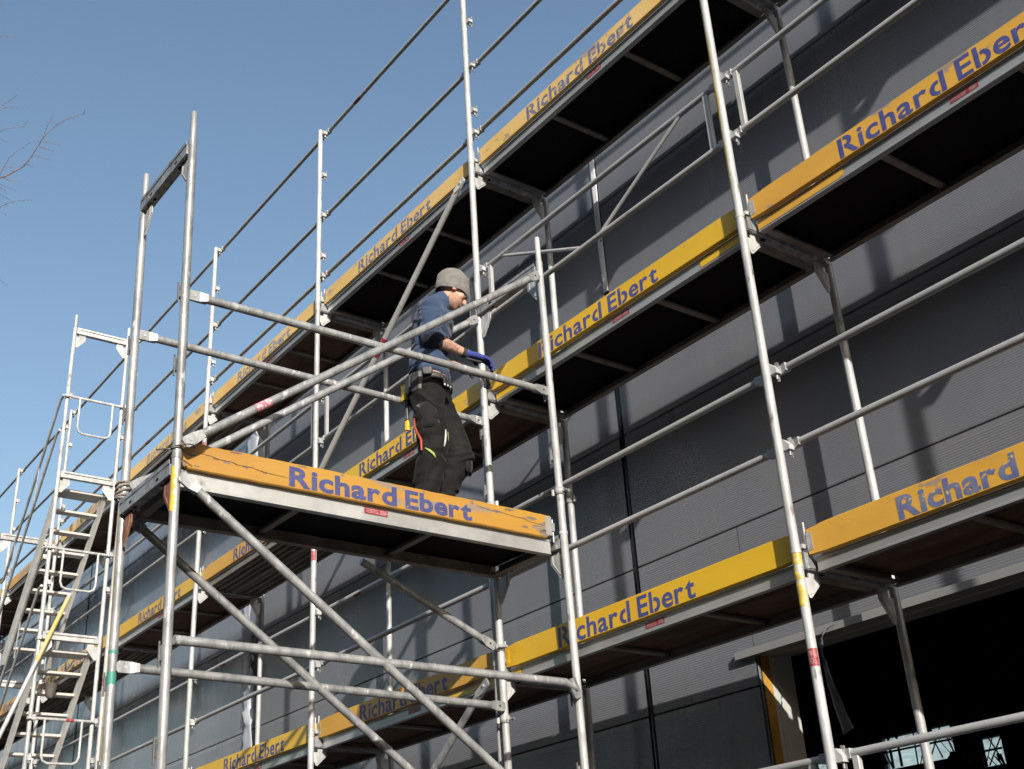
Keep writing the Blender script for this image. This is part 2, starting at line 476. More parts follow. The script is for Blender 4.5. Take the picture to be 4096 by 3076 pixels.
tag(ribbon('plastic_film', [(-8.40, YW - .05, -.55), (-8.33, YW - .05, -.75), (-8.36, YW - .05, -1.1), (-8.30, YW - .05, -1.4), (-8.33, YW - .05, -2.0)], [.30, .26, .16, .22, .32], 'film', crumple=.05),
    'crumpled whitish plastic film hanging lower on the wall below the middle walkway', 'plastic film', 'white film strips on the wall')

# ------------------------------------------------------------------ lettering "Richard Ebert"
import bmesh
_gl = {}
def glyph(ch, off, gap):
    """flat outline of one letter, with the stencil bridge cut out beside its stem; size 1"""
    key = (ch, off, gap)
    if key in _gl: return _gl[key]
    cu = bpy.data.curves.new('glyph', 'FONT'); cu.body = ch; cu.size = 1; cu.offset = off; cu.resolution_u = 5; cu.fill_mode = 'FRONT'
    o = bpy.data.objects.new('glyph', cu); COL.objects.link(o)
    dg = bpy.context.evaluated_depsgraph_get(); dg.update()
    me = bpy.data.meshes.new_from_object(o.evaluated_get(dg))
    bpy.data.objects.remove(o); bpy.data.curves.remove(cu)
    bm = bmesh.new(); bm.from_mesh(me); bpy.data.meshes.remove(me)
    bmesh.ops.remove_doubles(bm, verts=bm.verts, dist=1e-4)
    x0 = min(v.co.x for v in bm.verts); x1 = max(v.co.x for v in bm.verts)
    stem = .098 + 2 * off
    if gap:
        cut = {'R': (x0 + stem, x0 + stem + gap), 'b': (x0 + stem, x0 + stem + gap), 
               'd': (x1 - stem - gap, x1 - stem)}.get(ch)
        if cut:
            for xx in cut:
                bmesh.ops.bisect_plane(bm, geom=bm.verts[:] + bm.edges[:] + bm.faces[:], plane_co=(xx, 0, 0), plane_no=(1, 0, 0), dist=1e-5)
            kill = [f for f in bm.faces if cut[0] < f.calc_center_median().x < cut[1]]
            if ch == 'h' or ch == 'r' or ch == 'a': kill = [f for f in kill if True]
            bmesh.ops.delete(bm, geom=kill, context='FACES')
    bm.verts.ensure_lookup_table()
    vs = [(v.co.x - x0, v.co.y) for v in bm.verts]; fs = [[v.index for v in f.verts] for f in bm.faces]
    bm.verts.index_update(); fs = [[v.index for v in f.verts] for f in bm.faces]
    bm.free()
    _gl[key] = (vs, fs, x1 - x0)
    return _gl[key]
def text_mb(word, off, gap, cap, length, to3d, space=.085):
    """painted word: cap height cap, stretched to the given length"""
    W = 0; items = []
    for ch in word:
        vs, fs, w = glyph(ch, off, gap)
        items.append((W, vs, fs)); W += w + space - (.03 if ch == 'R' else 0)
    W -= space
    kx = length / W; ky = cap / (.729 + 2 * off)
    mb = MB()
    for (x, vs, fs) in items:
        mb.add([to3d((x + a) * kx, (b + off) * ky, .0009) for a, b in vs], fs)
    return mb

# ------------------------------------------------------------------ facade scaffold
L = 2.57; RT_ = .0242
def make_frame(height=2.0, inner=True, pots=(.57, 1.01), sticker=None, paint=None, material='galv', depth=.74, spigot=False, gussets=True):
    """vertical frame, outer upright at the origin, inner upright at y=+depth, foot at z=0, joint ring at z=height"""
    t = empty('scaffold_portal')
    MB().tube([(0, 0, .006), (0, 0, height - .004)], RT_, 20).build('outer_upright', material, t)
    MB().tube([(0, 0, -.008), (0, 0, .010)], RT_ + .003, 20).build('joint_collar', material, t)
    if inner:
        MB().tube([(0, depth, -.10), (0, depth, height - .10)], RT_, 18).build('inner_upright', material, t)
        b = MB()
        b.prism([(.022, height - .09), (depth - .022, height - .10), (depth - .022, height - .045), (.022, height - .035)], -.027, .027, 0)
        b.prism([(.020, height - .006), (.075, height - .006), (.135, height - .082), (.020, height - .086)], .028, .033, 0)
        b.prism([(.020, height - .006), (.075, height - .006), (.135, height - .082), (.020, height - .086)], -.033, -.028, 0)
        o = b.build('transom', 'galv_old' if material == 'galv' else material, t)
        h = MB()
        for y in (.17, depth - .17):
            h.add([(.0275, y - .014, height - .070), (.0275, y + .014, height - .070), (.0275, y + .014, height - .058), (.0275, y - .014, height - .058)], [(0, 1, 2, 3)])
            h.add([(-.012, y - .014, height - .0970), (.012, y - .014, height - .0970), (.012, y + .014, height - .0975), (-.012, y + .014, height - .0975)], [(0, 1, 2, 3)])
        h.build('transom_slots', 'dark', o)
        if gussets:
            def gus(poly, sgn):
                b = MB(); b.prism(poly, -.004, .004, 0)
                rib = [(p[0], p[1]) for p in poly]
                c = (sum(p[0] for p in poly) / len(poly), sum(p[1] for p in poly) / len(poly))
                q = [Vector((.005, c[0] + (p[0] - c[0]) * .72, c[1] + (p[1] - c[1]) * .72)) for p in poly[3:7]]
                b.tube(q, .003, 6)
                b.tube([v + Vector((-.010, 0, 0)) for v in q], .003, 6)
                return b
            H = height
            gus([(.022, H - .125), (.060, H - .125), (.060, H - .088), (.135, H - .088), (.142, H - .150), (.060, H - .228), (.045, H - .228), (.022, H - .185)], 1).build('gusset_plate', 'galv', t)
            D = depth
            gus([(D - .022, H - .150), (D - .060, H - .150), (D - .060, H - .098), (D - .135, H - .098), (D - .142, H - .165), (D - .055, H - .290), (D - .040, H - .290), (D - .022, H - .24)], -1).build('gusset_plate', 'galv', t)
        p = MB(); p.box((.010, .024, height + .018), (.028, .060, height + .040)); p.tube([(.030, .052, height + .03), (.030, .052, height + .155)], .006, 8)
        p.tube([(-.030, .052, height + .03), (-.030, .052, height + .155)], .006, 8); p.box((-.028, .024, height + .018), (.0095, .060, height + .040))
        p.build('toe_board_pin', 'galv', t)
    for z in pots: make_pot(t, (0, 0, z))
    if spigot:
        MB().tube([(0, 0, height - .003), (0, 0, height + .17), (0, 0, height + .18)], [.0195, .0195, .016], 16).build('spigot', material, t)
        if inner: MB().tube([(0, depth, height - .05), (0, depth, height + .17), (0, depth, height + .18)], [.0195, .0195, .016], 16).build('spigot', material, t)
    if sticker is not None:
        make_sticker(t, (0, 0, sticker))
    if paint is not None:
        z0, z1 = paint
        b = MB(); n = 14; vs = []; fs = []
        for k in range(n + 1):
            z = z0 + (z1 - z0) * k / n
            wv = .9 + .7 * noise.noise((k * .6, z0, 2))
            for j in range(9):
                a = R(-168) + wv * (j / 8) * (R(85) if z1 - z0 > .6 else R(190))
                vs.append(((RT_ + .0009) * math.cos(a), (RT_ + .0009) * math.sin(a), z))
        for k in range(n):
            for j in range(8):
                a = k * 9 + j; fs.append((a, a + 1, a + 10, a + 9))
        b.add(vs, fs, True); b.build('paint_mark', 'yellowmark', t)
    return t
def make_pot(t, p, mirror=1):
    """wedge housing for a guardrail: sloping hood with a captive wedge"""
    x, y, z = p
    b = MB()
    b.prism([(x + .018 * mirror, z + .035), (x + .030 * mirror, z + .034), (x + .066 * mirror, z - .006), (x + .066 * mirror, z - .030), (x + .018 * mirror, z - .030)], y + .004, y + .044, 1)
    o = b.build('wedge_housing', 'galv', t)
    w = MB(); w.prism([(x + .030 * mirror, z + .05), (x + .052 * mirror, z + .046), (x + .046 * mirror, z - .066), (x + .034 * mirror, z - .066)], y + .045, y + .052, 1)
    w.tube([(x + .046 * mirror, y + .030, z - .03), (x + .046 * mirror, y + .030, z - .058)], .007, 8)
    w.build('wedge', 'galv_old', o)
    return o
def make_sticker(t, p, r=RT_, horiz=None, a0=-170, a1=10):
    x, y, z = p
    vs = []; fs = []; n = 12; b = MB()
    for k in range(2):
        for j in range(n + 1):
            a = R(a0 + (a1 - a0) * j / n)
            vs.append((x + (r + .001) * math.cos(a), y + (r + .001) * math.sin(a), z + (k - .5) * .085))
    for j in range(n): fs.append((j, j + 1, j + n + 2, j + n + 1))
    b.add(vs, fs, True); o = b.build('red_sticker', 'redsticker', t)
    i = MB()
    for (q0, q1, z0, z1) in ((-110, -60, .024, .030), (-110, -60, .012, .016), (-72, -64, .002, .022), (-100, -92, .0, .010), (-110, -50, -.008, -.004), (-120, -70, -.020, -.016), (-110, -60, -.030, -.027), (-60, -52, -.03, -.012)):
        vs = []
        for k in range(2):
            for j in range(4):
                a = R(q0 + (q1 - q0) * j / 3); vs.append((x + (r + .0016) * math.cos(a), y + (r + .0016) * math.sin(a), z + (z0, z1)[k]))
        i.add(vs, [(j, j + 1, j + 5, j + 4) for j in range(3)], True)
    i.build('sticker_print', 'whiteink', o)
    return o

def where_post(n): return f"{ORD[n]} upright from the right" if n > 0 else "upright past the right end"
storey = ['bottom', 'lower', 'middle', 'top']
protos = {
    'plain': make_frame(), 'sticker': make_frame(sticker=1.50), 'painted': make_frame(paint=(1.72, 1.99), sticker=1.47),
    'yellow': make_frame(paint=(.12, 1.75)),
}
lines = {0: 2.57, 1: 0., 2: -2.57, 3: -5.14, 4: -7.71, 5: -10.28, 6: -12.85, 7: -15.42, 8: -17.99, 9: -20.56}
for n, x in lines.items():
    for k, z in ((0, -4), (1, -2), (2, 0)):
        kind = 'plain'
        if n == 1 and k == 0: kind = 'painted'
        elif n == 1 and k == 2: kind = 'yellow'
        elif (n + k) % 3 == 0 or (n == 3 and k == 1): kind = 'sticker'
        f = copy_tree(protos[kind]); f.location = (x, 0, z)
        extra = {'painted': ', yellow patch, red sticker', 'yellow': ', streaked yellow', 'sticker': ', red sticker', 'plain': ''}[kind]
        tag(f, f"{['bottom','lower','upper'][k]}-storey scaffold frame at the {where_post(n)}{extra}", 'scaffold frame', 'upright frames of the wall scaffold')
for p in protos.values(): kill_tree(p)
# guard posts above the top deck
gp = empty('guard_post')
MB().tube([(0, 0, .006), (0, 0, 2.03)], RT_, 20).build('upright', 'galv', gp)
MB().tube([(0, 0, -.008), (0, 0, .010)], RT_ + .003, 20).build('joint_collar', 'galv', gp)
for z in (.30, .52, .99, 1.47, 1.99): make_pot(gp, (0, 0, z))
for n, x in lines.items():
    f = copy_tree(gp); f.location = (x, 0, 2)
    tag(f, f"slim guard post above the top walkway at the {where_post(n)}", 'guard post', 'guard posts of the top walkway')
kill_tree(gp)

# guardrails
def make_rail(sticker=False):
    t = empty('guard_rail')
    r = .0195
    MB().tube([(.11, .05, 0), (L - .11, .05, 0)], r, 16).build('rail_tube', 'galv_rail', t)
    for s, x in ((-1, .11), (1, L - .11)):
        b = MB(); b.flat_end((x, .05, 0), (s, 0, -.05), .095); b.build('flattened_tip', 'galv_rail', t)
    if sticker:
        b = MB(); vs = []; fs = []
        for k in range(2):
            for j in range(9):
                a = R(200 + 160 * j / 8); vs.append((.62 + k * .11, .05 + (r + .001) * math.cos(a), (r + .001) * math.sin(a)))
        for j in range(8): fs.append((j, j + 1, j + 10, j + 9))
        b.add(vs, fs, True); b.build('red_sticker', 'redsticker', t)
    return t
def make_guard_frame(struts=True):
    """two rails joined by end bars and two slanting struts"""
    t = empty('double_guardrail')
    r = .0195; zt = 1.01 - .58
    b = MB(); b.tube([(.09, .05, zt), (L - .09, .05, zt)], r, 16); b.flat_end((.09, .05, zt), (-1, 0, 0), .075); b.flat_end((L - .09, .05, zt), (1, 0, 0), .075)
    b.build('upper_rail', 'galv_rail', t)
    b = MB(); b.tube([(.09, .05, 0), (L - .09, .05, 0)], r, 16); b.flat_end((.09, .05, 0), (-1, 0, 0), .075); b.flat_end((L - .09, .05, 0), (1, 0, 0), .075)
    b.build('lower_rail', 'galv_rail', t)
    for x in (.11, L - .15):
        b = MB(); b.cbox((x - .019, .036, .012), (x + .019, .064, zt - .012), .004, 2); b.build('end_bar', 'galv_rail', t)
    if not struts: return t
    b = MB(); b.tube([(.27, .05, zt - .01), (1.13, .05, .015)], .0125, 10); b.build('slanting_strut', 'galv_rail', t)
    b = MB(); b.tube([(L - .38, .05, zt - .01), (L - 1.21, .05, .015)], .0125, 10); b.build('slanting_strut', 'galv_rail', t)
    return t
rp = {False: make_rail(), True: make_rail(True)}
gf = make_guard_frame(); gf2 = make_guard_frame(False)
def bay_name(n): return f"in the {ORD[n]} bay from the right"
RN = {(1, 1.01): 'upper', (1, .58): 'lower', (3, 1.99): 'topmost', (3, .99): 'middle', (3, .30): 'lowest'}
WK = {0: 'bottom', 1: 'lower', 2: 'middle', 3: 'top'}
for n in range(1, 10):
    x = lines[n]
    # storeys k=0 (rails above z=-4) and 2 carry frames, 1 and 3 plain rails
    for k, z0 in ((0, -4), (2, 0)):
        if k == 0 and n > 6: continue
        f = copy_tree(gf if n == 2 else gf2); f.location = (x, 0, z0 + .585)
        tag(f, f"double guardrail of the {WK[k]} walkway {bay_name(n)}" + (', with slanting struts' if n == 2 else ''), 'guardrail frame', 'double guardrail frames')
    for (k, dz), nm in RN.items():
        z0 = {1: -2, 3: 2}[k]
        st = (k == 1 and n == 2 and dz > 1) or (k == 3 and n == 3 and dz > 1.5) or (k == 3 and n == 5 and dz < .5) or (k == 1 and n == 4 and dz > 1) or (k == 1 and n == 3 and dz > 1)
        f = copy_tree(rp[st]); f.location = (x, 0, z0 + dz - .005)
        tag(f, f"{nm} guardrail tube of the {WK[k]} walkway {bay_name(n)}" + (', red sticker' if st else ''), 'guardrail', 'guardrail tubes along the walkways')
for o in (rp[False], rp[True], gf, gf2): kill_tree(o)
# the bay right of the first upright: rails of the bays beyond (n=0) only cast their shadows on the wall
x = 2.57
# decks
def make_deck(panelmat, framemat, w0=.078, w1=.703, length=L - .11, sticker=None, inward=False):
    t = empty('scaffold_deck')
    H = -.030; B = -.105
    for nm, (ya, yb, s) in {'a': (w0, w0 + .028, 1), 'b': (w1 - .028, w1, -1)}.items():
        b = MB()
        yo = ya if s == 1 else yb; yi = yb if s == 1 else ya
        # channel: web with lips top and bottom
        b.prism([(yo, H), (yo, H - .010), (yo + s * .004, H - .014), (yo + s * .004, B + .012), (yo, B + .008), (yo, B), (yo + s * .040, B), (yo + s * .040, B + .006), (yo + s * .009, B + .009), (yo + s * .009, H)], 0, length, 0)
        b.build('side_rail', 'alu' if s == 1 and framemat == 'alu_dirty' else framemat, t)
    for xx in (0.0, length - .045):
        b = MB(); b.prism([(xx, H), (xx, B + .010), (xx + .045, B + .010), (xx + .045, B + .024), (xx + .006, B + .024), (xx + .006, H)] if xx == 0 else
                          [(xx + .045, H), (xx + .045, B + .010), (xx, B + .010), (xx, B + .024), (xx + .039, B + .024), (xx + .039, H)], w0 + .041, w1 - .041, 1)
        b.build('end_rail', framemat, t)
    for q in (1 / 3, 2 / 3):
        xx = length * q
        b = MB(); b.cbox((xx - .022, w0 + .0095, B + .030), (xx + .022, w1 - .0095, B + .052), .004, 1); b.build('cross_bar', framemat, t)
    b = MB(); b.box((.007, w0 + .010, H - .016), (length - .007, w1 - .010, H + .001)); b.build('deck_board', panelmat, t)
    if sticker is not None:
        b = MB(); y = w0 + .0018; z0, z1 = H - .052, H - .018
        b.add([(sticker, y, z0), (sticker + .16, y, z0), (sticker + .16, y, z1), (sticker, y, z1)], [(0, 1, 2, 3)])
        o = b.build('red_sticker', 'redsticker', t)
        i = MB()
        for k in range(7):
            xx = sticker + .11 + k * .006; i.add([(xx, y - .0005, z0 + .004), (xx + .003, y - .0005, z0 + .004), (xx + .003, y - .0005, z1 - .006), (xx, y - .0005, z1 - .006)], [(0, 1, 2, 3)])
        for k in range(3):
            zz = z0 + .007 + k * .009; i.add([(sticker + .01, y - .0005, zz), (sticker + .09, y - .0005, zz), (sticker + .09, y - .0005, zz + .003), (sticker + .01, y - .0005, zz + .003)], [(0, 1, 2, 3)])
        i.build('sticker_print', 'whiteink', o)
    return t
def make_plank(y0, w=.30):
    """pressed steel plank with deep ribs underneath"""
    t = empty('steel_plank')
    n = 4; prof = []
    H = -.03
    prof = [(y0, H), (y0, H - .07), (y0 + .012, H - .075), (y0 + .022, H - .07), (y0 + .03, H - .03)]
    k = 3; step = (w - .06) / k
    for i in range(k):
        a = y0 + .03 + i * step
        prof += [(a + step * .30, H - .028), (a + step * .36, H - .055), (a + step * .64, H - .055), (a + step * .70, H - .028)]
    prof += [(y0 + w - .03, H - .03), (y0 + w - .022, H - .07), (y0 + w - .012, H - .075), (y0 + w, H - .07), (y0 + w, H)]
    b = MB(); b.prism(prof, .0, L - .11, 0); b.build('plank_body', 'alu_dirty', t)
    for xa in (.0, L - .114): MB().box((xa, y0 + .004, H - .062), (xa + .004, y0 + w - .004, H - .001)).build('plank_hook', 'alu_dirty', t)
    return t
deck_type = {(0, 1): 'brown', (0, 2): 'brown', (0, 3): 'brown', (0, 4): 'brown', (0, 5): 'brown', (0, 6): 'brown',
             (1, 1): 'brown', (1, 2): 'brown', (1, 3): 'brown', (1, 4): 'brown', (1, 5): 'metal', (1, 6): 'metal', (1, 7): 'metal', (1, 8): 'brown',
             (2, 1): 'black', (2, 2): 'black', (2, 3): 'brown', (2, 4): 'metal', (2, 5): 'brown', (2, 6): 'metal', (2, 7): 'metal', (2, 8): 'brown',
             (3, 1): 'black', (3, 2): 'black', (3, 3): 'black', (3, 4): 'brown', (3, 5): 'metal', (3, 6): 'brown', (3, 7): 'metal', (3, 8): 'brown'}
dp = {'black': make_deck('ply_black', 'alu_dirty', sticker=1.29), 'brown': make_deck('ply_brown', 'alu_dirty', sticker=1.29)}
pp = [make_plank(.078), make_plank(.382)]
zlev = {0: -4, 1: -2, 2: 0, 3: 2}
for n in range(0, 10):
    x = lines.get(n, 2.57) if n else 5.14 - 2.57
    for k in (1, 2, 3):
        ty = deck_type.get((k, n), 'black')
        if n == 0: continue
        if ty == 'metal':
            for i, q in enumerate(pp):
                f = copy_tree(q); f.location = (x + .055, 0, zlev[k])
                tag(f, f"{'outer' if i == 0 else 'wall-side'} ribbed metal plank, {WK[k]} walkway, {bay_name(n)}", 'scaffold plank', 'ribbed metal planks')
        else:
            f = copy_tree(dp[ty]); f.location = (x + .055, 0, zlev[k])
            tag(f, f"{'black' if ty=='black' else 'brown'} plywood deck, {WK[k]} walkway, {bay_name(n)}", 'scaffold deck', 'plywood decks of the walkways')
for (k, n, xa, xb, lab) in ((2, 1, .0, .62, ''), (2, 2, .0, .30, ''), (2, 2, 2.1, 2.46, ''), (1, 2, .0, .10, ''), (1, 3, 1.75, 2.46, '')):
    for o in [q for q in bpy.data.objects if q.name.startswith('scaffold_deck') and abs(q.location.x - lines[n] - .055) < .01 and abs(q.location.z - zlev[k]) < .01]:
        b = MB(); ns = 8; vs = []
        for i in range(ns + 1):
            xx = xa + (xb - xa) * i / ns; e = .004 * noise.noise((xx * 20, k, n))
            vs += [(xx, .0772, -.041 + e), (xx, .0772, -.092 + e)]
        b.add(vs, [(2 * i, 2 * i + 1, 2 * i + 3, 2 * i + 2) for i in range(ns)]); b.build('paint_overspray', 'orange' if n == 1 else 'yellow', o)
# one more bay to the right, beyond the picture, whose decks shade the wall
for k in (1, 2, 3):
    f = copy_tree(dp['black']); f.location = (2.57 + .055, 0, zlev[k])
    tag(f, f"black plywood deck of the {WK[k]} walkway, past the right end", 'scaffold deck', 'plywood decks of the walkways')
for o in list(dp.values()) + pp: kill_tree(o)

# toe boards with painted lettering
BT, BB, BY = .122, -.030, .045
def make_board(style, tx, bold=False, length=L - .085, ink='blue', tlen=1.22, brackets=True):
    t = empty('toe_board')
    b = MB()
    c = .012
    nseg = 24; vs = []; fs = []
    prof = [(BY, BB + .006), (BY + .006, BB), (BY + .030, BB), (BY + .030, BT), (BY + .005, BT), (BY, BT - .005)]
    n = len(prof)
    worn = style in ('chipped', 'orange')
    for i in range(nseg + 1):
        xx = length * i / nseg
        e = min(i, nseg - i)
        for j, (y, z) in enumerate(prof):
            dz = 0
            if worn: dz = .0022 * noise.noise((xx * 7, z * 5, 1))
            if i == 0 or i == nseg: z = max(min(z, BT - c), BB + c) if j in (0, 1, 2) else (min(z, BT - c) if True else z)
            vs.append((xx, y, z + dz))
    # add slim clipped ends
    for i in range(nseg):
        for j in range(n):
            a = i * n + j; q = i * n + (j + 1) % n; fs.append((a, q, q + n, a + n))
    fs += [tuple(range(n)), tuple(range(nseg * n + n - 1, nseg * n - 1, -1))]
    b.add(vs, fs); body = b.build('board', style, t)
    if brackets:
        for xx, s in ((0, 1), (length, -1)):
            b = MB(); b.box((xx - s * .002, BY - .002, BB + .03), (xx + s * .032, BY - .0005, BT - .03)); b.box((xx - s * .010, BY + .004, BB + .05), (xx - s * .0005, BY + .026, BT - .05))
            for zz in (BB + .045, BT - .045): b.tube([(xx + s * .018, BY - .0022, zz), (xx + s * .018, BY - .0050, zz)], .004, 8)
            b.build('end_bracket', style if style == 'yellow' else 'alu', t)
    if tlen:
        w, g = (.034, .0) if bold else (.021, .045)
        for wi, word in enumerate(('Richard', 'Ebert')):
            text_mb(word, w, g, .132 if not bold else .122, tlen * (.552, .388)[wi], lambda u, v, l: (tx + tlen * (0, .605)[wi] + u, BY - l, BB + .011 + v), .075 if not bold else .045).build('lettering', ink, t)
    return t
# board style, text offset from the bay's left upright, bold, ink
boards = {(1, 1): ('orange', .60, True, 'blue_mid', 1.14), (1, 2): ('yellow', .60, False, 'blue', 1.22), (1, 3): ('orange', .71, False, 'blue', 1.22), (1, 4): ('yellow', .80, False, 'blue', 1.22),
          (1, 5): ('orange', .7, False, 'blue', 1.22), (1, 6): ('yellow', .7, False, 'blue_faded', 1.22), (1, 7): ('orange', .7, False, 'blue', 1.2), (1, 8): ('yellow', .7, False, 'blue', 1.2),
          (2, 1): ('orange', .70, False, 'blue', 1.22), (2, 2): ('yellow', .62, False, 'blue', 1.22), (2, 3): ('yellow', .71, False, 'blue', 1.22), (2, 4): ('orange', .80, False, 'blue', 1.22),
          (2, 5): ('yellow', .84, False, 'blue', 1.22), (2, 6): ('pale', .7, False, 'blue_faded', 1.22), (2, 7): ('orange', .7, False, 'blue', 1.2), (2, 8): ('yellow', .7, False, 'blue', 1.2),
          (3, 1): ('yellow', .70, False, 'blue', 1.22), (3, 2): ('pale', .69, False, 'blue_mid', 1.22), (3, 3): ('pale', .70, False, 'blue_mid', 1.22), (3, 4): ('pale', .70, True, 'blue_faded', 1.22),
          (3, 5): ('pale', .70, False, 'blue_faded', 1.22), (3, 6): ('pale', .7, False, 'blue_faded', 1.22), (3, 7): ('orange', .7, False, 'blue_faded', 1.2), (3, 8): ('yellow', .7, False, 'blue', 1.2)}
SN = {'yellow': 'bright yellow', 'orange': 'scuffed orange-yellow', 'pale': 'faded yellow'}
for (k, n), (st, tx, bold, ink, tl) in boards.items():
    t = make_board(st, tx - .05, bold, ink=ink, tlen=tl)
    t.location = (lines[n] + .045, 0, zlev[k])
    tag(t, f"{SN[st]} lettered toe board, {WK[k]} walkway, {bay_name(n)}", 'toe board', 'lettered toe boards of the walkways')

# facade braces
def brace(p0, p1, label, r=.0242, material='galv_rail', ends=True, cat='brace', name='diagonal_brace', sticker=None, n=(0, 1, 0)):
    p0 = Vector(p0); p1 = Vector(p1); d = (p1 - p0).normalized()
    t = empty(name, p0)
    b = MB(); 
    if ends: b.tube([p0 + d * .12 - p0, p1 - d * .12 - p0], r, 16)
    else: b.tube([p0 - p0, p1 - p0], r, 16)
    b.build('brace_tube', material, t)
    if ends:
        b = MB(); b.flat_end(p1 - d * .12 - p0, d, .13, .058, .014, n); b.build('flattened_tip', material, t)
        b = MB(); b.flat_end(d * .12, -d, .13, .058, .014, n); b.build('flattened_tip', material, t)
        b = MB()
        for q in (p1 - d * .035 - p0, d * .035):
            nn = Vector(n); nn = (nn - d * nn.dot(d)).normalized()
            b.tube([q - nn * .016, q + nn * .016], .010, 10)
        b.build('bolt', 'galv', t)
    if sticker:
        z0, z1 = sticker
        b = MB(); c0 = p0.lerp(p1, z0) - p0; c1 = p0.lerp(p1, z1) - p0
        b.tube([c0, c1], r + .001, 16, cap=False); b.build('red_sticker', 'redsticker', t)
    tag(t, label, cat, 'braces of the scaffold')
    return t
brace((-2.62, -.052, 1.86), (-5.10, -.052, .10), 'pale brace with a red sticker falling across the upper storey behind the worker', sticker=(.49, .55))
brace((-2.62, -.052, -2.10), (-5.10, -.052, -3.80), 'short visible end of a brace in the lower storey, beneath the orange-yellow board', material='galv_old')

# ------------------------------------------------------------------ projecting work platform
def TW(i, j, z):
    q = (-1.84640234, 0.04510804, 0.00941428, -1.31427946, 0.00937909, -0.02176802)
    c, sn = math.cos(q[2]), math.sin(q[2]); dx = -i * .74; dy = -2.57 * (1 - j)
    X = Vector((q[0] + c * dx - sn * dy + q[4] * z, q[1] + sn * dx + c * dy + q[5] * z, q[3] + z + dx * -q[4]))
    return CAM + (X - CAM) * .982
TO = TW(0, 0, 0)
TX = TW(-1, 0, 0) - TO; TX_ = TX / .74          # unit u (towards the right-hand long side)
TY_ = (TW(0, 1, 0) - TO) / 2.57
TZ_ = (TW(0, 0, 1) - TO)
def tw(p):
    """platform axes: x to the outside of the long side (post A at 0), y from the free end to the wall, z up from the deck joint"""
    return TX_ * p[0] + TY_ * p[1] + TZ_ * p[2]
def T(name): return empty(name, TO)
TL = 2.57
def tframe(y, z0, label, spig, sgn=1, yellow=False, rusty=False):
    t = T('scaffold_portal')
    ma = 'galv_old' if y < 1 else 'galv'
    MB(tw).tube([(0, y, z0 + .006), (0, y, z0 + 1.996)], RT_, 20).build('outer_upright', ma, t)
    MB(tw).tube([(-.74, y, z0 + .006), (-.74, y, z0 + 1.996)], RT_, 20).build('inner_upright', ma, t)
    for xx in (0, -.74): MB(tw).tube([(xx, y, z0 - .01), (xx, y, z0 + .010)], RT_ + .003, 20).build('joint_collar', ma, t)
    H = z0 + 2.0
    b = MB(tw); b.box((-.718, y - .027, H - .095), (-.022, y + .027, H - .035)); b.box((-.718, y - .032, H - .034), (-.022, y - .027, H - .012)); b.box((-.718, y + .027, H - .034), (-.022, y + .032, H - .012))
    tr = b.build('transom', 'galv_old', t)
    b = MB(tw)
    for xx in (-.18, -.56): b.box((xx - .014, y - .008, H - .0965), (xx + .014, y + .008, H - .0955)); b.box((xx - .016, y - .0285, H - .075), (xx + .016, y - .0275, H - .062))
    b.build('transom_slots', 'dark', tr)
    for s, x0 in ((-1, 0), (1, -.74)):
        poly = [(x0 + s * .022, H - .13), (x0 + s * .06, H - .13), (x0 + s * .06, H - .097), (x0 + s * .14, H - .097), (x0 + s * .145, H - .17), (x0 + s * .055, H - .285), (x0 + s * .04, H - .285), (x0 + s * .022, H - .22)]
        b = MB(tw); b.prism(poly, y - .004, y + .004, 1)
        c = (sum(p[0] for p in poly) / 8, sum(p[1] for p in poly) / 8)
        for yy in (-.005, .005): b.tube([(c[0] + (p[0] - c[0]) * .72, y + yy, c[1] + (p[1] - c[1]) * .72) for p in poly[3:7]], .003, 6)
        b.build('gusset_plate', 'rust' if rusty else 'galv', t)
    for xx in (0, -.74):
        for z in (z0 + .55, z0 + 1.0):
            b = MB(tw); b.box((xx - .056, y - .020, z - .045), (xx - .018, y + .020, z - .008)); b.prism([(xx - .050, z - .008), (xx - .020, z - .008), (xx - .026, z + .03), (xx - .044, z + .03)], y - .018, y + .018, 1)
            h = b.build('wedge_housing', ma, t)
            w = MB(tw); w.box((xx - .044, y - .0275, z - .075), (xx - .034, y - .0205, z + .05)); w.build('wedge', 'galv_dark', h)
    if spig:
        for xx in (0, -.74): MB(tw).tube([(xx, y, H - .004), (xx, y, H + .185), (xx, y, H + .195)], [.0195, .0195, .016], 16).build('spigot', ma, t)
    if yellow:
        b = MB(tw); vs = []; fs = []; n = 12
        for k in range(n + 1):
            z = H - .30 + .24 * k / n; wv = .8 + .6 * noise.noise((k * .7, 1, 2))
            for j in range(9):
                a = R(-75 - 70 * wv + 140 * wv * j / 8); vs.append(((RT_ + .001) * math.cos(a), y + (RT_ + .001) * math.sin(a), z))
        for k in range(n):
            for j in range(8): a = k * 9 + j; fs.append((a, a + 1, a + 10, a + 9))
        b.add(vs, fs, True); b.build('paint_mark', 'yellowmark', t)
    tag(t, label, 'scaffold frame', 'upright frames of the projecting platform')
    return t
f1 = tframe(0, 0, 'tall open frame above the outer end of the projecting platform', True)
f2 = tframe(0, -2, 'grey frame carrying the outer end of the projecting platform, yellow paint on its upright', False, yellow=True, rusty=True)
f3 = tframe(TL, 0, 'white sunlit frame above the wall end of the projecting platform', True, sgn=-1)
f4 = tframe(TL, -2, 'clamped frame carrying the wall end of the projecting platform', False, sgn=-1)
